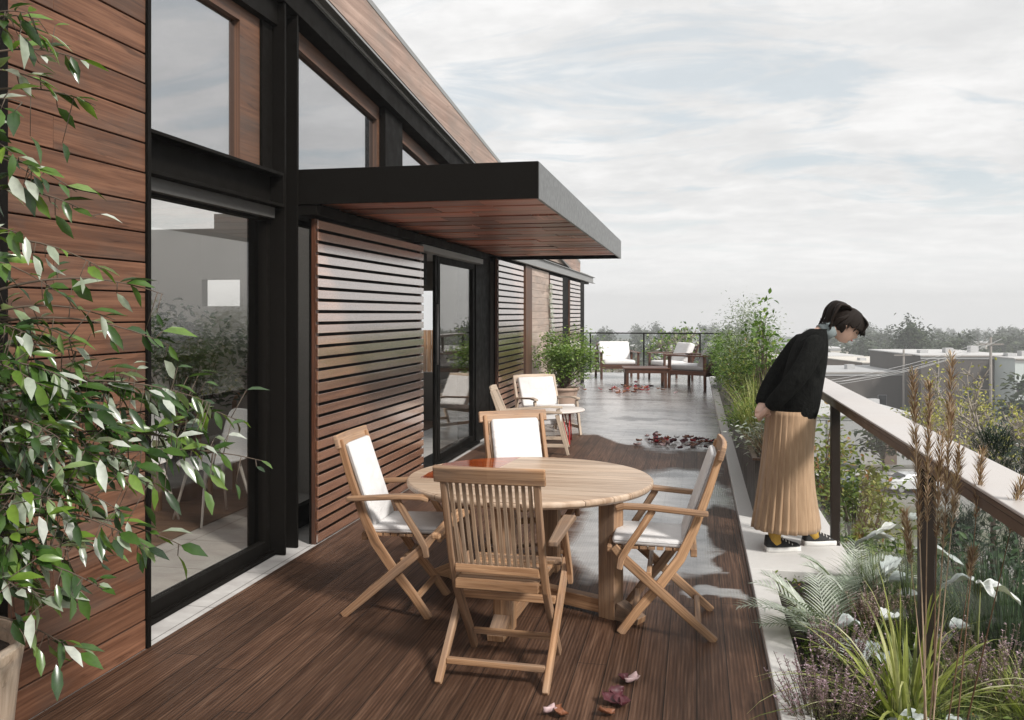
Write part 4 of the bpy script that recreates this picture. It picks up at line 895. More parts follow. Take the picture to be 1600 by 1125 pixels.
# tall feathery seed heads
def seedgrass(label, base, tops, seed):
    t = thing('seed_grass', label, 'ornamental grass', base); sm_ = MB(); g = MB(); q = random.Random(seed)
    for tp, hl in tops:
        b = Vector(base) + Vector((q.gauss(0, .025), q.gauss(0, .025), 0)); tp = Vector(tp); mid = b.lerp(tp, .55) + Vector((q.gauss(0, .01), q.gauss(0, .01), .03)); pts = [b * (1 - s) ** 2 + mid * 2 * s * (1 - s) + tp * s * s for s in [i / 10 for i in range(11)]]
        sm_.tube(pts, [.0036 - .00028 * i for i in range(11)], 5)
        n_ = int(1250 * hl)
        for j in range(n_):
            u = q.random(); s = 1 - hl * u; f_ = s * 10; i = min(9, int(f_)); p = pts[i].lerp(pts[i + 1], f_ - i); a = q.uniform(0, 6.283); ax = (pts[i + 1] - pts[i]).normalized()
            wdt = math.sin(math.pi * min(1, u * .8 + .18)); o_ = Vector((math.cos(a), math.sin(a), 0))
            g.leaf(p + o_ * .003, ax * 1.5 + o_ * q.uniform(.3, .95), o_, (.020 + .034 * wdt) * q.uniform(.4, 1.0), .0036, q.random(), .2, -.2)
    g.build('seed_heads', M['straw'], t); sm_.build('stalks', M['straw'], t); return t
seedgrass('tall feathery brown seed head grass in front of the post', (.72, 3.02, -.02), [(at(1487, 555, 2.95), .45), (at(1426, 580, 3.15), .42), (at(1452, 600, 3.1), .36), (at(1500, 700, 2.9), .24), (at(1534, 705, 2.85), .20), (at(1470, 680, 3.0), .30)], 71)
seedgrass('thin straw stalks leaning across the handrail at the right', (.76, 3.10, -.02), [(at(1596, 752, 2.6), .16), (at(1414, 800, 3.1), .2), (at(1520, 860, 2.9), .12)], 72)

# ------------------------------------------------------------------ fallen leaves
def fall_mesh(mat, seed):
    q = random.Random(seed); g = MB(); rows = []; L, w = .085, .062
    for i in range(8):
        t = i / 7; ww = w * math.sin(math.pi * t ** .8) ** .9 * (1 + .22 * (i % 2)) + .001
        rows.append([Vector((ww * u / 2, L * (t - .5), .008 + .009 * math.sin(t * 3 + seed) * u + .014 * u * u + .010 * (2 * t - 1) ** 2 + q.uniform(-.003, .003))) for u in (-1, -.5, 0, .5, 1)])
    g.rings(rows, .5, False); me_o = g.build('fallen_leaf', M[mat], None); me_o.modifiers.new('s', 'SOLIDIFY').thickness = .0012; return me_o
protos = {k: [fall_mesh(k, s) for s in (1, 2, 3)] for k in ('fall_red', 'fall_maroon', 'fall_brown', 'fall_pale')}
q = random.Random(9); used = set()
lab = {'fall_red': 'crimson', 'fall_maroon': 'dark maroon', 'fall_brown': 'brown', 'fall_pale': 'pale pink'}
def drop(k, x, y, z, where, grp, sc=1.0):
    o = q.choice(protos[k])
    if o.name in used: o = o.copy(); COL.objects.link(o)
    used.add(o.name); o.location = (x, y, z); o.rotation_euler = (q.gauss(0, .22), q.gauss(0, .22), q.uniform(0, 6.28)); o.scale = (sc,) * 3
    tag(o, f'{lab[k]} curled leaf lying {where}', 'leaf', grp)
for i in range(58):
    k = q.choice(('fall_maroon', 'fall_maroon', 'fall_maroon', 'fall_brown', 'fall_brown', 'fall_red', 'fall_pale')); u = max(-1.1, min(1.1, q.gauss(0, .55)))
    drop(k, -.26 + u * .42, 11.5 + q.gauss(0, .30), .003 + q.random() * .035 * max(0, 1 - abs(u)), 'in the nearer leaf heap by the kerb', 'leaves in the nearer heap', 1.05)
for i in range(48):
    k = q.choice(('fall_maroon', 'fall_brown', 'fall_brown', 'fall_red', 'fall_pale')); u = q.gauss(0, .5)
    drop(k, -1.38 + u * .55, 19.2 + q.gauss(0, .6), .003 + q.random() * .02, 'in the farther leaf scatter by the coffee table', 'leaves by the coffee table', 1.2)
for k, (px_, py_), s in (('fall_maroon', (975, 1068), 1.0), ('fall_pale', (990, 1069), 1.0), ('fall_maroon', (955, 1100), 1.1), ('fall_maroon', (972, 1103), 1.0), ('fall_maroon', (962, 1088), .9), ('fall_pale', (860, 1118), .9), ('fall_brown', (875, 1120), .9), ('fall_brown', (945, 1119), .9)):
    p = atz(px_, py_); drop(k, p.x, p.y, .006, 'on the nearest boards before the slatted chair', 'leaves on the nearest boards', s)
for k_ in protos:
    for o_ in protos[k_]:
        if o_.name not in used: bpy.data.objects.remove(o_)
# ------------------------------------------------------------------ the woman leaning over the handrail (local x forward, y left, z up)
M['skin'] = plain('skin', (.62, .40, .31), .5, 0, 60, .06, .05)
def knit():
    m, T = newmat('knit_black'); ob = T.n('ShaderNodeTexCoord').outputs['Object']; a = T.noise(T.map(ob, (140, 140, 18)), 1.0, 3, .6); b = T.noise(ob, 9, 4, .55, .6)
    out(T, pbsdf(T, T.ramp(a, [(.35, (.003, .0033, .003)), (.65, (.012, .0125, .0115))]), .95, 0, T.math('ADD', a, T.math('MULTIPLY', b, 7.0)), .8, .004, **{'Specular IOR Level': .08})); return m
M['knit_black'] = knit()
M['sock'] = plain('sock', (.42, .25, .04), .9, 0, 200, .3, .3)
M['sneaker_black'] = plain('sneaker_black', (.014, .014, .015), .75, 0, 200, .2)
M['rubber_white'] = plain('rubber_white', (.68, .67, .65), .5, 0, 60, .05)
M['collar'] = plain('collar', (.20, .235, .24), .9, 0, 150, .2, .3)
def skirtmat():
    m, T = newmat('skirt_cloth'); ob = T.n('ShaderNodeTexCoord').outputs['Object']
    n = T.noise(T.map(ob, (60, 60, 4)), 1.0, 4, .6); c = T.ramp(n, [(.35, (.33, .215, .13)), (.65, (.44, .295, .185))])
    out(T, pbsdf(T, c, .8, 0, T.math('ADD', T.noise(ob, 320, 2), T.math('MULTIPLY', T.noise(T.map(ob, (1, 1, .35)), 8, 4, .55, .5), 12.0)), .4, .002, **{'Specular IOR Level': .2, 'Sheen Weight': .2})); return m
M['skirt_cloth'] = skirtmat()
def hairmat():
    m, T = newmat('hair'); uv = T.n('ShaderNodeTexCoord').outputs['UV']; n = T.noise(T.map(uv, (1.2, 90, 1)), 1.0, 4, .6, .2)
    out(T, pbsdf(T, T.ramp(n, [(.3, (.004, .003, .0025)), (.7, (.020, .012, .008))]), .55, 0, n, .7, .003, **{'Specular IOR Level': .14})); return m
M['hair'] = hairmat()
wm = thing('person', 'woman in a black knit sweater and long tan pleated skirt leaning over the handrail', 'person', (.655, 6.315, .045), TH)
wm.scale = (1.0, 1.0, 1.005)
def q3(px_, py_, y=0): return Vector(((px_ - 1240) / 219, y, (849 - py_) / 219 / 1.03))
def W_(mb, name, mat, parent=wm, **k):
    o = mb.build(name, M[mat], parent, 0, False, **k)
    for p_ in o.data.polygons: p_.use_smooth = True
    return o
def ring(cx_, z, rx, ry, n=48, f=None, dz=None):
    r_ = []
    for k in range(n):
        a = 2 * math.pi * k / n; m_ = f(a) if f else 1
        r_.append((cx_ + rx * m_ * math.cos(a), ry * m_ * math.sin(a), z + (dz(a) if dz else 0)))
    return r_
# body: one surface
B = MB()
B.rings([ring(-.01, .80, .10, .13, 24), ring(.01, .92, .105, .14, 24), ring(.04, 1.05, .095, .13, 24), ring(.07, 1.2, .095, .135, 24), ring(.10, 1.33, .082, .14, 24), ring(.125, 1.41, .06, .11, 24), ring(.15, 1.45, .045, .06, 24)], capb=True, capt=True)
B.tube([(.14, 0, 1.42), (.20, 0, 1.475), (.27, 0, 1.50), (.33, 0, 1.515)], [.062, .052, .05, .055], 16)
for s, fx, fy, kx in ((-1, -.155, -.075, -.06), (1, .155, .085, .10)):
    B.tube([(.0, s * .07, .88), (kx * .6, s * .08, .68), (kx, fy * .95, .47), ((kx + fx) / 2 - .015, fy, .28), (fx, fy, .09)], [.072, .068, .052, .048, .036], 14)
    B.tube([(fx - .035, fy, .045), (fx + .03, fy, .05), (fx + .08, fy, .035), (fx + .12, fy, .03)], [.028, .03, .024, .014], 12, flat=.8)
    # arms swept back, hands meeting behind the skirt
    sh = Vector((.10, s * .15, 1.37)); el = Vector((-.06, s * .215, 1.17)); wr = Vector((-.185, s * .105, .985))
    B.tube([sh, sh.lerp(el, .5), el, el.lerp(wr, .5), wr], [.052, .044, .038, .034, .024], 14)
    pm = Vector((-.222, s * .06 - .02, .935)); hd = (pm - wr).normalized(); sd_ = Vector((0, -s, 0)) * .6 + Vector((.35, 0, -.1)); sd_ = (sd_ - hd * sd_.dot(hd)).normalized(); nr_ = hd.cross(sd_)
    B.tube([wr, wr.lerp(pm, .5), pm, pm + hd * .035], [.023, .032, .036, .030], 12, flat=.55)
    for k in range(4):
        L = (.026, .030, .028, .022)[k]; b0 = pm + hd * .03 + sd_ * (-.024 + .016 * k); d1 = (hd + sd_ * .15).normalized()
        b1 = b0 + d1 * L; d2 = (hd * .7 + Vector((.5, -s * .35, -.1))).normalized(); b2 = b1 + d2 * L * .85; d3 = (hd * .2 + Vector((.7, -s * .4, .2))).normalized()
        B.tube([b0 - hd * .01, b1, b2, b2 + d3 * L * .6], [.0085, .0082, .0075, .0062], 8)
    t0 = pm - sd_ * -.0 + Vector((.018, 0, .0)) - hd * .005
    B.tube([t0, t0 + (hd * .6 + Vector((.7, 0, 0))).normalized() * .03, t0 + (hd * .9 + Vector((.5, -s * .3, 0))).normalized() * .055], [.0105, .0095, .0075], 8)
# head in its own axes: f face forward, u crown, l left
HC = Vector((.352, 0, 1.515)); HF = Vector((.80, 0, -.60)).normalized(); HU = Vector((.60, 0, .80)).normalized(); HL = Vector((0, 1, 0))
def hpnt(f, l, u): return HC + HF * f + HL * l + HU * u
def gs(x, s): return math.exp(-(x / s) ** 2)
def headr(th, ph):      # th from crown, ph around (0 = face)
    f, l, u = math.sin(th) * math.cos(ph), math.sin(th) * math.sin(ph), math.cos(th)
    F_ = (.094 if f > 0 else .098) * f; L_ = .074 * l; U_ = .112 * u
    if u < -.1: k = min(1, (-u - .1) / .9); L_ *= 1 - .38 * k; F_ = F_ * (1 - .12 * k) + .022 * k * (1 if f > -.3 else .3)
    if f > 0:
        F_ += .024 * gs(l, .17) * gs(u + .18, .17) * (f ** 2) + .010 * gs(l, .2) * gs(u + .52, .08) + .006 * gs(l, .45) * gs(u - .12, .1) + .010 * gs(l, .3) * gs(u + .83, .14)
        F_ -= .011 * gs(abs(l) - .42, .17) * gs(u + .03, .12) + .007 * gs(l, .3) * gs(u + .66, .06)
    return F_, L_, U_
B.rings([[hpnt(*headr(math.pi * i / 40, 2 * math.pi * k / 48)) for k in range(48)] for i in range(0, 41)], smooth=True)
for s in (-1, 1):       # ears
    B.tube([hpnt(-.012, s * .070, .018), hpnt(-.024, s * .080, .010), hpnt(-.022, s * .080, -.014), hpnt(-.010, s * .072, -.030)], [.007, .009, .008, .006], 8)
bo = W_(B, 'body', 'skin')
md = bo.modifiers.new('skin_surface', 'REMESH'); md.mode = 'VOXEL'; md.voxel_size = .005; md.use_smooth_shade = True
md = bo.modifiers.new('soften', 'SMOOTH'); md.factor = .5; md.iterations = 3
for s in (-1, 1):
    W_(MB().tube([hpnt(.079, s * .018, .002), hpnt(.084, s * .030, -.001), hpnt(.076, s * .044, .002)], [.0022, .0042, .002], 8), 'eyelashes', 'hair')
    W_(MB().tube([hpnt(.086, s * .016, .020), hpnt(.086, s * .032, .024), hpnt(.074, s * .048, .019)], [.0025, .003, .0015], 8), 'eyebrow', 'hair')
M['lips'] = plain('lips', (.50, .16, .14), .45)
W_(MB().tube([hpnt(.086, -.020, -.057), hpnt(.0975, 0, -.055), hpnt(.086, .020, -.057)], [.003, .0062, .003], 8), 'lips', 'lips')
# hair: cap with fringe, side locks and a looped ponytail
H = MB(); rows = []
qh = random.Random(2)
for k in range(64):
    ph = 2 * math.pi * k / 64; c = math.cos(ph); lim = 1.42 if c > .62 else (1.50 if c > .25 else (1.62 if c > -.1 else 2.15)); lim += .05 * math.sin(k * 2.7)
    row = []
    for i in range(22):
        th = lim * i / 21; f, l, u = headr(th, ph); k_ = 1.12 + .02 * math.sin(ph * 23) + .012 * math.sin(ph * 41 + 1); g_ = .012 if c > .3 else 0
        droop = .022 * max(0, c) * max(0, th - .9)
        row.append(hpnt(f * k_ + g_ + droop * 1.6, l * (k_ + .02), u * 1.10 + .004))
    rows.append(row)
rows.append(rows[0]); H.rings(rows, .5, False)
for k in range(len(H.uv)): H.uv[k] = [(b, a) for a, b in H.uv[k]]
W_(H, 'hair', 'hair', solid=.012)
H = MB()
def lock(pts, r0, n=10, flat=.6):
    P_ = [Vector(p) for p in pts]; q_ = []
    for i in range(len(P_) - 1):
        for j in range(4):
            t = j / 4; a, b, c_, d = P_[max(i - 1, 0)], P_[i], P_[i + 1], P_[min(i + 2, len(P_) - 1)]
            q_.append(.5 * ((2 * b) + (c_ - a) * t + (2 * a - 5 * b + 4 * c_ - d) * t * t + (3 * b - a - 3 * c_ + d) * t ** 3))
    q_.append(P_[-1]); N_ = len(q_) - 1; H.tube(q_, [r0 * (math.sin(math.pi * min(1, .22 + .72 * i / N_)) ** .7 + .04) for i in range(N_ + 1)], n, flat=flat)
for i in range(9):      # ponytail: springs from the crown, loops up and falls along the nape
    y = qh.gauss(0, .016); j = lambda: qh.gauss(0, .0035)
    lock([q3(1322, 483, y), q3(1316 + j() * 200, 474 + i * .8, y), q3(1304 + j() * 300, 471 + i * .9, y * 1.3), q3(1293 + i * .8, 481 + i * .5, y * 1.5), q3(1287 + i * .9, 497, y * 1.5), q3(1281 + i * 1.6, 506 + i * 1.4, y * 1.3)], .020)
for i in range(12):     # fringe falling forward
    y = -.058 + .0105 * i; e = abs(y) / .06
    lock([hpnt(.045, y * .7, .108), hpnt(.095, y, .085), hpnt(.119 - .02 * e, y * 1.05, .045), hpnt(.124 - .022 * e, y * 1.05, .008 + .006 * math.sin(i * 2.1))], .014)
for s in (-1, 1):       # side locks in front of the ear and behind it
    lock([hpnt(.05, s * .074, .06), hpnt(.045, s * .084, .02), hpnt(.040, s * .083, -.020)], .010)
    for i in range(4): lock([hpnt(-.05, s * .078, .05), hpnt(-.065 - i * .008, s * .076, .0), hpnt(-.08 - i * .006, s * .055, -.05), hpnt(-.10, s * .035, -.085 - i * .006)], .018)
W_(H, 'ponytail', 'hair')
H = MB()
for k in range(150):    # separate strands over the cap, drawn back to the tie or forward into the fringe
    ph = qh.uniform(-3.14, 3.14); c = math.cos(ph); end = (1.45 if c > .6 else (1.6 if c > 0 else 1.9)) * qh.uniform(.85, 1.05); pts = []
    for i in range(9):
        th = .1 + (end - .1) * i / 8; f, l, u = headr(th, ph + .06 * math.sin(i * .9 + k)); k_ = 1.145 + .02 * qh.random(); pts.append(hpnt(f * k_ + (.012 + .036 * max(0, th - .9) * c if c > .3 else 0), l * (k_ + .02), u * 1.12 + .004))
    H.tube(pts, [.0012, .0028, .0034, .0034, .0034, .003, .0026, .002, .0008], 5)
for k in range(26):     # loose ends at the nape and fringe
    y = qh.gauss(0, .03); a = q3(1283 + qh.uniform(-3, 8), 500 + qh.uniform(-6, 6), y); H.tube([a, a + Vector((-.008 + qh.gauss(0, .008), 0, -.03)), a + Vector((-.02 + qh.gauss(0, .014), qh.gauss(0, .006), -.05 + qh.gauss(0, .008)))], [.003, .0022, .0006], 5)
W_(H, 'hair_strands', 'hair')
H = MB(); H.tube([q3(1324, 486, -.022), q3(1318, 482, -.026), q3(1313, 479, -.018)], .008, 8); W_(H, 'hair_tie', 'black_plastic')
# clothes
C_ = MB(); sl = []
for py_, bk, fr, ry in ((651, 1221, 1264, .150), (649, 1216, 1270, .172), (640, 1213, 1274, .185), (620, 1217, 1277, .192), (600, 1222, 1280, .19), (580, 1227, 1284, .187), (560, 1233, 1287, .184), (545, 1238, 1288, .182), (532, 1244, 1288, .172), (522, 1251, 1287, .15), (516, 1258, 1286, .115), (512, 1266, 1288, .085)):
    z = q3(0, py_).z; a, b = q3(bk, 0).x, q3(fr, 0).x; tl = .10 if py_ < 560 else 0.03
    sl.append(ring((a + b) / 2, z, (b - a) / 2, ry, 64, lambda t, p=py_: 1 + .012 * math.sin(t * 7 + p * .05) + .008 * math.sin(t * 13 - p * .09), lambda t: tl * 0))
C_.rings(sl, capb=True); W_(C_, 'sweater', 'knit_black', sub=1)
for s in (-1, 1):
    S_ = MB(); pts = [Vector((.115, s * .10, 1.425)), Vector((.09, s * .165, 1.385)), Vector((.03, s * .205, 1.29)), Vector((-.045, s * .222, 1.18)), Vector((-.11, s * .185, 1.09)), Vector((-.165, s * .135, 1.015)), Vector((-.195, s * .105, .975)), Vector((-.20, s * .10, .965))]
    S_.tube(pts, [.062, .072, .071, .067, .063, .056, .045, .034], 22); W_(S_, 'sleeve', 'knit_black', sub=1)
C_ = MB(); C_.tube([(.185, 0, 1.462), (.225, 0, 1.482), (.262, 0, 1.497)], [.058, .057, .056], 24, cap=False); W_(C_, 'collar', 'collar', solid=.006)
K = MB(); sl = []
for i in range(26):
    t = i / 25; py_ = 636 + (817 - 636) * t; bk = 1200 - 22 * t ** 1.1 + 2 * math.sin(t * 3); fr = 1272 - 6 * math.sin(math.pi * min(1, t * 1.1)) + 4 * t ** 4; a, b = q3(bk, 0).x, q3(fr, 0).x; amp = .018 + .055 * t
    def pl_(th, amp=amp, t=t):
        w = (th * 11 / math.pi + .35 * math.sin(th * 3)) % 1.0; return 1 + amp * 1.25 * ((w ** .8 if w < .86 else (1 - w) / .14 * .886) - .5) + .012 * t * math.sin(th * 4 + 1.3)
    sl.append(ring((a + b) / 2, q3(0, py_).z, (b - a) / 2, .180 + .05 * t, 300, pl_))
K.rings(sl); ko = W_(K, 'skirt', 'skirt_cloth', solid=.004)
for fx, fy in ((-.155, -.075), (.155, .085)):
    W_(MB().tube([(fx + .004, fy, .155), (fx, fy, .12), (fx, fy, .075), (fx + .01, fy, .05)], [.044, .044, .042, .044], 16), 'sock', 'sock')
    sh = []; so_ = []
    for i in range(15):
        t = i / 14; x = fx - .062 + .232 * t; wd = .030 + .016 * math.sin(math.pi * min(1, t * 1.25 + .12)) * 1.0; wd *= (1 - .55 * max(0, t - .86) / .14); h = .088 if t < .28 else .088 - .05 * ((t - .28) / .55 if t < .83 else 1) ** .9
        if t > .9: h -= .018 * (t - .9) / .1
        sh.append([(x, fy + wd * math.cos(a) * (1 if abs(math.sin(a)) < .7 else .92), .022 + max(0, math.sin(a)) * h * (.6 + .4 * abs(math.sin(a))) ) for a in [2 * math.pi * k / 20 for k in range(20)]])
        so_.append([(x + (.004 if t > .5 else -.004), fy + (wd + .005) * math.cos(a), .017 + .017 * (1 if math.sin(a) > 0.02 else -1) * min(1, abs(math.sin(a)) * 3)) for a in [2 * math.pi * (k + .5) / 20 for k in range(20)]])
    sn = MB().rings(sh, capb=True, capt=True); s_ = W_(sn, 'shoe', 'sneaker_black')
    W_(MB().rings(so_, capb=True, capt=True), 'sole', 'rubber_white', s_)
    lc = MB()
    for i in range(5):
        x = fx + .028 + i * .021; z = .105 - i * .0115; lc.tube([(x, fy - .026, z - .012), (x + .004, fy, z + .001), (x + .008, fy + .026, z - .012)], .0032, 6)
    for s in (-1, 1): lc.tube([(fx + .03, fy, .108), (fx + .02, fy + s * .02, .122), (fx + .04, fy + s * .034, .10)], .0028, 6)
    W_(lc, 'laces', 'rubber_white', s_)
# ------------------------------------------------------------------ city
G0 = -12.0
def gz(x, y):
    d = math.hypot(x, y); return G0 - max(0, d - 420) * .0215
mb = MB(); rs = [0, 20, 40, 60, 90, 130, 190, 280, 420, 560, 720, 760]; na = 72
for r_ in rs[1:]: 
    for k in range(na): a = 2 * math.pi * k / na; mb.v.append(Vector((r_ * math.sin(a), r_ * math.cos(a), gz(r_ * math.sin(a), r_ * math.cos(a)))))
for i in range(len(rs) - 2):
    for k in range(na): mb.face((i * na + k, (i + 1) * na + k, (i + 1) * na + (k + 1) % na, i * na + (k + 1) % na), None, .5, True)
mb.face(range(na)); struct(mb.build('ground', M['verge']))
FWD = Vector((-ST, CT, 0)); RGT = Vector((CT, ST, 0))
def tree_proto(name, seed, H, rad, n, ls, mat='far_leaf', rb=0, trunk_h=.35, clump=16):
    t = thing(name, 'x', 'tree', (0, 0, 0)); g = MB(); cz = H * (trunk_h + (1 - trunk_h) / 2)
    tp = cloud_leaves(g, (0, 0, cz), (rad, rad, H * (1 - trunk_h) / 2), n, ls, ls * .55, clump, .26, seed, 0, .35, rb); g.build('crown', M[mat], t, 0, False)
    s = MB(); s.tube([(0, 0, -.3), (0, 0, H * trunk_h), (0, 0, H * .7)], [H * .028, H * .02, H * .008], 8); stems(s, (0, 0, H * trunk_h), tp[:10], H * .010, seed); s.build('trunk', M['bark'], t, 0, False); return t
def bld(name, label, px0, px1, yt, D, dep, wm_, rm, wins=0, rows=1, roll=0, door=True, cat='building'):
    a, b = at(px0, yt, D), at(px1, yt, D); zt = a.z; wd = (b - a).length; c = (a + b) / 2; base = Vector((c.x, c.y, gz(c.x, c.y)))
    t = thing(name, label, cat, base, TH + R(roll)); h = zt - base.z
    MB().box(-wd / 2, wd / 2, 0, dep, -.2, h).build('wall', M[wm_], t, 0, False)
    MB().box(-wd / 2 - .15, wd / 2 + .15, -.15, dep + .15, h, h + .12).build('roof', M[rm], t, 0, False)
    MB().box(-wd / 2 - .05, wd / 2 + .05, -.10, -.003, h - .35, h - .003).build('parapet', M['roof_grey'], t, 0, False)
    if wins:
        for r_ in range(rows):
            for i in range(wins):
                x = -wd / 2 + wd * (i + .5) / wins; z0 = h * (.28 + .62 * r_ / max(1, rows)) if rows > 1 else h * .45; hh = min(1.2, h / rows * .45)
                f = MB().box(x - .5, x + .5, -.06, -.001, z0 - .04, z0 + hh + .04).build('window', M['roof_grey'], t, 0, False); MB().box(x - .46, x + .46, -.075, -.062, z0, z0 + hh).build('pane', M['window_dark'], f, 0, False)
    if wd > 6:
        for k in range(3): vx = -wd * .35 + wd * .33 * k; MB().box(vx, vx + .9, dep * .25 + k, dep * .25 + k + .9, h + .122, h + .122 + .35 + .2 * k).build('roof_vent', M['roof_grey'], t, 0, False)
        MB().box(-wd / 2, wd / 2, -.22, -.16, h - .12, h + .02).build('gutter', M['pole'], t, 0, False); MB().box(-wd * .32, -wd * .32 + .12, -.12, -.01, 0, h - .36).build('downpipe', M['pole'], t, 0, False)
    if door: MB().box(wd * .2, wd * .2 + 1.1, -.05, -.002, 0, 2.2).build('door', M['brick_brown'], t, 0, False)
    return t
bld('warehouse', 'large dark brick warehouse with a white roof right of the big tree', 1440, 1583, 556, 96, 15, 'brick_dark', 'roof_white', 3, 1, -2)
bld('warehouse', 'pale blue grey building beyond the right corner of the dark warehouse', 1586, 1680, 561, 92, 12, 'wall_pale', 'roof_white', 5, 2)
bld('brick_building', 'dark brown brick building with a pinkish low roof in front of the big tree', 1347, 1452, 567, 116, 15, 'brick_brown', 'wall_cream', 4, 2, 3)
bld('small_building', 'pale green building with a dark door behind the face of the woman', 1296, 1348, 557, 138, 12, 'wall_pale', 'roof_white', 3, 2)
bld('brick_building', 'long low dark brick wall building behind the overhead wires', 1240, 1462, 582, 101, 12, 'brick_dark', 'roof_grey', 4, 1, 2)
bld('low_building', 'low building with a broad stained white roof just above the parked cars', 1262, 1432, 650, 80, 19, 'roof_grey', 'roof_white', 0, 1, -3)
for i, (a, b, y, D, w, r_, lb) in enumerate(((1540, 1610, 536, 240, 'wall_cream', 'roof_white', 'cream building in the far trees at the right edge'), (1350, 1392, 534, 260, 'wall_pale', 'roof_white', 'pale far building left of the big tree'), (1296, 1330, 545, 190, 'wall_cream', 'roof_white', 'cream far shed with a white roof beside the chin of the woman'), (1470, 1500, 532, 300, 'wall_pale', 'roof_grey', 'small grey far building above the warehouse roof'),
        (920, 960, 545, 210, 'wall_cream', 'roof_white', 'cream far building left of the end railing post'), (968, 1000, 541, 240, 'brick_brown', 'roof_white', 'brown far building with white roof just left of the railing post'), (1020, 1062, 548, 200, 'wall_pale', 'roof_white', 'pale far building right of the end railing post'), (1075, 1110, 540, 270, 'wall_cream', 'roof_grey', 'cream far house beyond the grey cushioned armchair'), (1150, 1190, 542, 240, 'wall_cream', 'roof_white', 'cream far building behind the planter shrubs'))):
    bld('far_building', lb, a, b, y, D, 12, w, r_, 3, 1)
# street with parked cars
o0 = at(1330, 760, 70); rt = MB(); ang = TH + R(4); dr = Vector((math.cos(ang), math.sin(ang), 0)); nr = Vector((-dr.y, dr.x, 0)); o0.z = G0
rt.hexa(o0 + Vector((0, 0, .0)), dr * 90, nr * 4.2, (0, 0, .03)); struct(rt.build('road', M['asphalt']))
struct(MB().hexa(o0 + nr * 5.2 + Vector((0, 0, .02)), dr * 90, nr * .95, (0, 0, .13)).build('pavement', M['concrete']))
mb = MB(); [mb.hexa(o0 + dr * (i * 5 - 80) + Vector((0, 0, .034)), dr * 1.2, nr * .06, (0, 0, .001)) for i in range(32)]; struct(mb.build('road_marking', M['roof_white']))
def car(label, paint, loc, rz):
    t = thing('parked_car', label, 'car', loc, rz, 'cars parked in the street below'); g = MB(); w = .86
    prof = [(-2.1, .35), (-2.12, .75), (-1.95, .98), (-1.35, 1.05), (-.75, 1.42), (.35, 1.45), (1.05, 1.02), (1.85, .88), (2.1, .68), (2.12, .35)]
    secs = [(-w, 0), (-w * .97, 1), (w * .97, 1), (w, 0)]
    rows = []
    for k, s in enumerate((-1, -.93, .93, 1)):
        rows.append([(x * (.99 if abs(s) == 1 else 1), s * w * (1 - (.16 if z > 1.1 else 0)), z if abs(s) < 1 else .35 + (z - .35) * .96) for x, z in prof])
    g.rings(rows, .5, True, True, True, True); b = g.build('body', M[paint], t, .04, False)
    for s in (-1, 1):
        MB().hexa((-.68, s * .745, 1.2), (.36, 0, 0), (.0, s * -.03, .12), (0, .012, 0)).build('window', M['window_dark'], t, 0, False); MB().hexa((.22, s * .745, 1.2), (.40, 0, 0), (0, s * -.03, .12), (0, .012, 0)).build('window', M['window_dark'], t, 0, False)
        for x in (-1.32, 1.32):
            wh = MB(); wh.tube([(x, s * .66, .32), (x, s * .89, .32)], .32, 20).build('wheel', M['tyre'], t, 0, False); MB().tube([(x, s * .892, .32), (x, s * .90, .32)], .2, 14).build('rim', M['channel_steel'], t.children[-1], 0, False)
        MB().hexa((2.08, s * .62, .68), (.05, 0, 0), (0, .15, 0), (0, 0, .06)).build('headlight', M['wall_cream'], t, .01, False)
    MB().hexa((.74, 0, 1.24), (.26, 0, -.16), (0, .66, 0), (.006, 0, .01)).build('windscreen', M['window_dark'], t, 0, False); MB().hexa((-1.1, 0, 1.25), (.24, 0, .14), (0, .66, 0), (-.006, 0, .01)).build('rear_window', M['window_dark'], t, 0, False)
    return t
c0 = car('white hatchback parked below the handrail between the two posts', 'car_paint', o0 + dr * 3.6 - nr * 2.6 + Vector((0, 0, .03)), ang)
car('dark blue car parked behind the white hatchback in the street', 'car_dark', o0 + dr * -2.2 - nr * 2.6 + Vector((0, 0, .03)), ang)
car('silver white car parked farther right along the same street', 'car_paint', o0 + dr * 10 + nr * 2.8 + Vector((0, 0, .03)), ang + math.pi)
# poles and wires
def pole(px_, yt, D, label):
    p = at(px_, yt, D); g0 = gz(p.x, p.y); t = thing('utility_pole', label, 'pole', (p.x, p.y, g0), TH, 'wooden utility poles')
    MB().tube([(0, 0, -.2), (0, 0, p.z - g0)], [.16, .11], 10).build('post', M['pole'], t, 0, False); MB().box(-1.1, 1.1, -.16, -.04, p.z - g0 - .7, p.z - g0 - .56).build('crossarm', M['pole'], t, 0, False)
    return p
p1 = pole(1412, 546, 98, 'wooden utility pole standing just left of the seed heads'); p2 = pole(1548, 527, 80, 'taller wooden utility pole in front of the dark warehouse'); p3 = pole(1168, 600, 62, 'wooden utility pole hidden behind the planter shrubs')
for k, (dx, dz, lb) in enumerate(((-1, -.5, 'lowest'), (-.3, -.5, 'second'), (.4, -.5, 'third'), (1, -.15, 'topmost'))):
    a, b = p3 + RGT * dx + Vector((0, 0, dz)), p2 + RGT * dx + Vector((0, 0, dz)); pts = []
    for i in range(25): t = i / 24; q_ = a.lerp(b, t); q_.z -= 4 * .7 * (1 + .15 * k) * t * (1 - t); pts.append(q_)
    o = MB().tube(pts, .018, 5).build('overhead_wire', M['roof_grey']); tag(o, f'{lb} overhead wire sagging between the utility poles', 'wire', 'overhead wires')
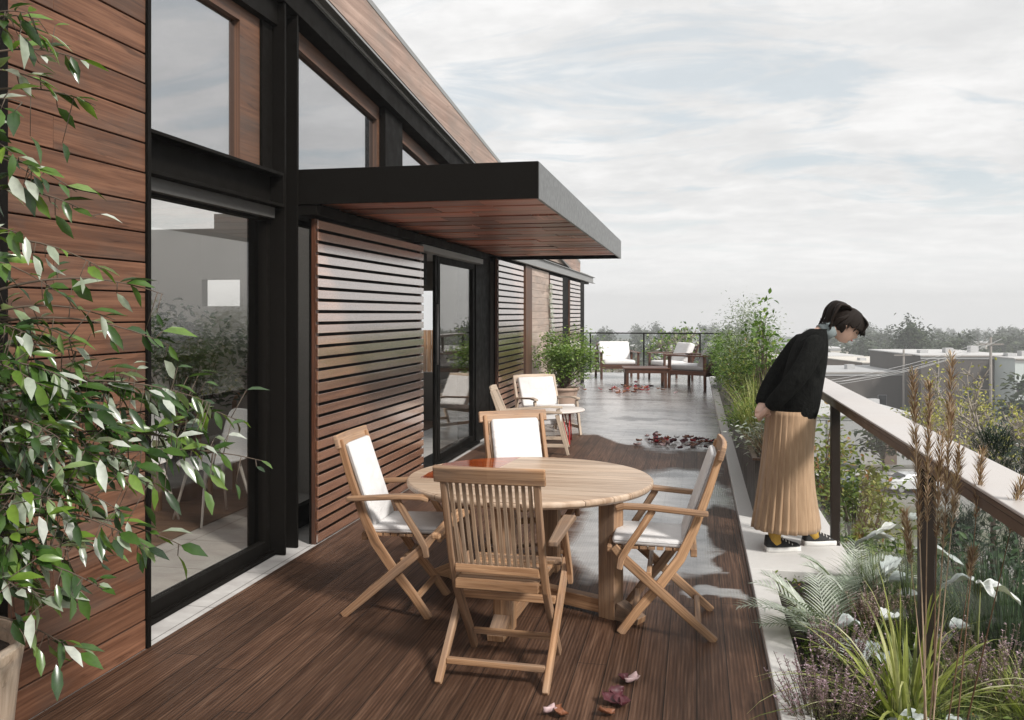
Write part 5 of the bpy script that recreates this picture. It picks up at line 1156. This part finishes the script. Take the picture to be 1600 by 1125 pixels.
# trees
big = tree_proto('large_tree', 81, 12.6, 3.4, 2600, .62, 'far_leaf', -.05, .30, 34); tag(big, 'big dense dark tree standing between the brick building and the warehouse'); b_ = at(1424, 520, 150); big.location = (b_.x, b_.y, gz(b_.x, b_.y))
pr = [tree_proto('tree', 90 + i, H, r_, 420, .9, 'far_leaf', (0, .12, -.1, .05)[i], .22, 14) for i, (H, r_) in enumerate(((7.5, 3.2), (8.5, 2.4), (6.5, 3.8), (9.5, 2.8)))]
q = random.Random(17); first = [True] * 4
def far_tree(px_, D, k, sc, lb):
    p = at(px_, 0, D); l = (p.x, p.y, gz(p.x, p.y)); rz = q.uniform(0, 6.28)
    if first[k]: o = pr[k]; first[k] = False; o.location = l; o.rotation_euler = (0, 0, rz); o.scale = (sc,) * 3; o['label'] = lb
    else: o = dup(pr[k], l, rz, lb, sc, skip=('trunk',) if D > 260 else ())
    o['group'] = 'hazy trees across the town'
side = lambda p: 'behind the end railing' if p < 1150 else ('between the woman and the big tree' if p < 1400 else ('above the warehouse roof' if p < 1580 else 'beyond the right edge of the handrail'))
kind = ('round', 'narrow', 'broad', 'tall')
n_ = 0
for i in range(190):
    u = q.random(); px_ = q.uniform(1255, 1680) if i % 3 else q.uniform(880, 1200); D = q.choice((q.uniform(165, 240), q.uniform(240, 400), q.uniform(400, 640))); k = q.randrange(4)
    sz_ = q.uniform(.75, 1.1); far_tree(px_, D, k, sz_, f'{"smaller" if sz_ < .92 else "larger"} {kind[k]} hazy {"nearer" if D < 240 else ("mid distance" if D < 400 else "farthest")} tree {side(px_)}')
for px_, D, k, sc in ((930, 120, 0, .9), (1045, 110, 2, 1.0), (1085, 95, 3, .85), (1110, 130, 1, 1.0), (1240, 110, 0, .9), (1310, 118, 2, .7), (1380, 76, 0, .62), (1452, 86, 2, .75), (1432, 74, 1, .6), (1560, 72, 0, .8), (1600, 84, 3, .8), (1340, 105, 1, .7), (1500, 150, 3, 1.05), (1480, 165, 1, 1.1), (1530, 170, 2, 1.1)):
    far_tree(px_, D, k, sc, f'{kind[k]} green tree standing nearer {side(px_)} at {int((px_ - 880) / 8)} percent of the skyline' if 0 else f'{kind[k]} dark green town tree standing nearest {side(px_)}')
pm_ = at(1527, 520, 300)
for dx, hh, lb in ((0, 10.5, 'left one of the pair of thin far palms above the warehouse'), (2.6, 10.9, 'right one of the pair of thin far palms above the warehouse')):
    b_ = pm_ + RGT * dx; g0 = gz(b_.x, b_.y); t = thing('palm_tree', lb, 'palm tree', (b_.x, b_.y, g0), 0, 'far palms'); hh = (1.65 - 36 * 300 / 1380) - g0 + (hh - 10.5)
    MB().tube([(0, 0, 0), (.1, 0, hh)], [.22, .14], 6).build('trunk', M['bark'], t, 0, False); g = MB()
    for i in range(16): a = i * .9; g.blade((.1, 0, hh), (math.cos(a), math.sin(a), .7 * (i % 3)), 2.0, .4, 1.6, 5, .3)
    g.build('crown', M['far_leaf'], t, 0, False)
# twiggy autumn tree below the terrace
def branch(g, p, d, L, r_, lev, q, tips):
    pts = [p]; dd = d.copy()
    for i in range(5): dd = (dd + Vector((q.gauss(0, .16), q.gauss(0, .16), q.gauss(.04, .12)))).normalized(); p = p + dd * L / 5; pts.append(p.copy())
    g.tube(pts, [r_ * (1 - .11 * i) for i in range(6)], 5 if lev < 3 else 4)
    if lev >= 5: tips.append(p); return
    for i in range(3 if lev < 4 else 3):
        b = pts[q.randint(2, 5)]; nd = (dd + Vector((q.gauss(0, .75), q.gauss(0, .75), q.gauss(.1, .45)))).normalized(); branch(g, b, nd, L * q.uniform(.58, .8), r_ * .70, lev + 1, q, tips)
def twig_tree(name, label, px_, yc, D, H, seed, nleaf, L0, lmat='leaf_autumn', ls=.09):
    c = at(px_, yc, D); g0 = gz(c.x, c.y); t = thing(name, label, 'tree', (c.x, c.y, g0)); q = random.Random(seed); g = MB(); tips = []
    h0 = c.z - g0 - H; g.tube([(0, 0, -.2), (.05, 0, h0)], [.16, .10], 8)
    for i in range(6): branch(g, Vector((.05, 0, h0 - .1 * i)), Vector((math.cos(i * 1.05), math.sin(i * 1.05), 1.0)).normalized(), L0, .055, 1, q, tips)
    g.build('trunk', M['twig'], t, 0, False); lv = MB()
    for i in range(nleaf): p = q.choice(tips) + Vector((q.gauss(0, .12), q.gauss(0, .12), q.gauss(0, .12))); lv.leaf(p, (q.gauss(0, 1), q.gauss(0, 1), q.gauss(0, 1)), (q.gauss(0, 1), q.gauss(0, 1), 1), ls, ls * .6, q.random())
    lv.build('crown', M[lmat], t, 0, False); return t
twig_tree('bare_tree', 'bare twiggy tree with sparse yellow leaves beyond the seed heads', 1490, 650, 24, 1.5, 5, 1300, 1.35)
twig_tree('bare_tree', 'second twiggy tree with yellow leaves lower at the right edge', 1590, 650, 20, 1.3, 6, 700, 1.15)
twig_tree('bare_tree', 'sparse leafy treetop showing above the far end railing', 1055, 520, 36, 1.1, 8, 500, .75, 'leaf_fresh', .16)
twig_tree('bare_tree', 'bare treetop with few pale leaves seen through the end railing glass', 960, 560, 45, 1.8, 9, 260, 1.0, 'leaf_fresh', .14)
def conifer(label, px_, yt, D, r_, seed):
    c = at(px_, yt, D); g0 = gz(c.x, c.y); H = c.z - g0; t = thing('conifer_tree', label, 'tree', (c.x, c.y, g0)); q = random.Random(seed); g = MB(); s = MB(); s.tube([(0, 0, -.2), (0, 0, H * .97)], [.16, .02], 8)
    for i in range(2600):
        u = q.random() ** 1.3; z = H * (1 - u * .55); rr = r_ * (u ** .7) + .04; a = q.uniform(0, 6.283); d = Vector((math.cos(a), math.sin(a), q.uniform(.7, 1.6)))
        b = Vector((math.cos(a), math.sin(a), 0)) * rr * q.uniform(.35, .95) + Vector((0, 0, z - .1))
        tone = min(1, max(0, q.gauss(.45, .2)))
        for k in range(7): g.blade(b + d * k * .016, (d.x + q.gauss(0, .7), d.y + q.gauss(0, .7), d.z * .8), q.uniform(.03, .08), .008, .3, 2, tone)
    g.build('crown', M['conifer'], t, 0, False); s.build('trunk', M['bark'], t, 0, False)
conifer('dark green conifer rising just outside the handrail at the right', 1552, 672, 8.5, 1.1, 71)
conifer('second dark conifer at the right edge below the handrail', 1625, 690, 8.0, 1.2, 72)
conifer('third dark conifer filling the gap under the handrail at the right', 1500, 800, 7.6, .9, 73)
def near_tree(label, px_, yc, D, rad, n, mat, seed, L=.07, w=.035, rb=0):
    c = at(px_, yc, D); g0 = gz(c.x, c.y); t = thing('leafy_tree', label, 'tree', (c.x, c.y, g0)); lv = MB(); tp = cloud_leaves(lv, (0, 0, c.z - g0), rad, n, L, w, 36, .24, seed, .2, .2, rb); lv.build('crown', M[mat], t, 0, False)
    s = MB(); s.tube([(0, 0, -.2), (.1, 0, 5), (0, 0, c.z - g0 - rad[2] * .6)], [.14, .1, .04], 8); stems(s, (0, 0, c.z - g0 - rad[2] * .8), tp, .014, seed); s.build('trunk', M['bark'], t, 0, False)
near_tree('leafy tree with yellow green leaves just outside, behind the near post', 1340, 800, 8.6, (.50, .5, .80), 1500, 'leaf_shrub', 91)
near_tree('leafy tree with orange tinted leaves outside, between skirt and post', 1288, 745, 9.6, (.36, .4, .70), 1100, 'leaf_shrub', 92, rb=.22)
near_tree('dark green tree lower down outside between the two posts', 1390, 905, 7.6, (.55, .6, .45), 1500, 'leaf_shrub', 93, rb=-.15)
near_tree('dense dark green tree outside behind the balustrade at the far right', 1560, 960, 6.6, (.7, .5, .6), 1900, 'leaf_dark', 94)
# lake and hills
def arc(r0, r1, a0, a1, z0, z1, n=60, nz=None):
    g = MB()
    for i in range(n + 1):
        a = a0 + (a1 - a0) * i / n
        for r_, z in ((r0, z0), (r1, z1)): g.v.append(Vector((r_ * math.sin(a), r_ * math.cos(a), z + (nz(a) if nz and r_ == r1 else 0))))
    for i in range(n): g.face((2 * i, 2 * i + 2, 2 * i + 3, 2 * i + 1), None, .5, True)
    return g
struct(arc(385, 425, R(-20), R(12), -11.96, -11.96).build('water', M['water']))
g = MB(); qn = 240
for j, (r_, k) in enumerate(((640, 0), (665, .7), (690, 1), (720, .5))):
    for i in range(qn): a = 2 * math.pi * i / qn; g.v.append(Vector((r_ * math.sin(a), r_ * math.cos(a), gz(0, r_) - 1.5 + k * (4.6 + 1.4 * noise.noise((math.sin(a) * 6, math.cos(a) * 6, 1)) + .7 * noise.noise((math.sin(a) * 40, math.cos(a) * 40, 5))))))
for j in range(3):
    for i in range(qn): k = (i + 1) % qn; g.face((j * qn + i, j * qn + k, (j + 1) * qn + k, (j + 1) * qn + i), None, .5, True)
struct(g.build('hills', M['far_wood']))
# ------------------------------------------------------------------ haze
m, T = newmat('haze'); T.n('ShaderNodeOutputMaterial', {1: T.n('ShaderNodeVolumePrincipled', {'Color': (.93, .94, .95, 1), 'Density': .0014, 'Anisotropy': .2}).outputs[0]})
hz_ = MB().box(-780, 780, -780, 780, -24, 16).build('haze', m); hz_['kind'] = 'stuff'
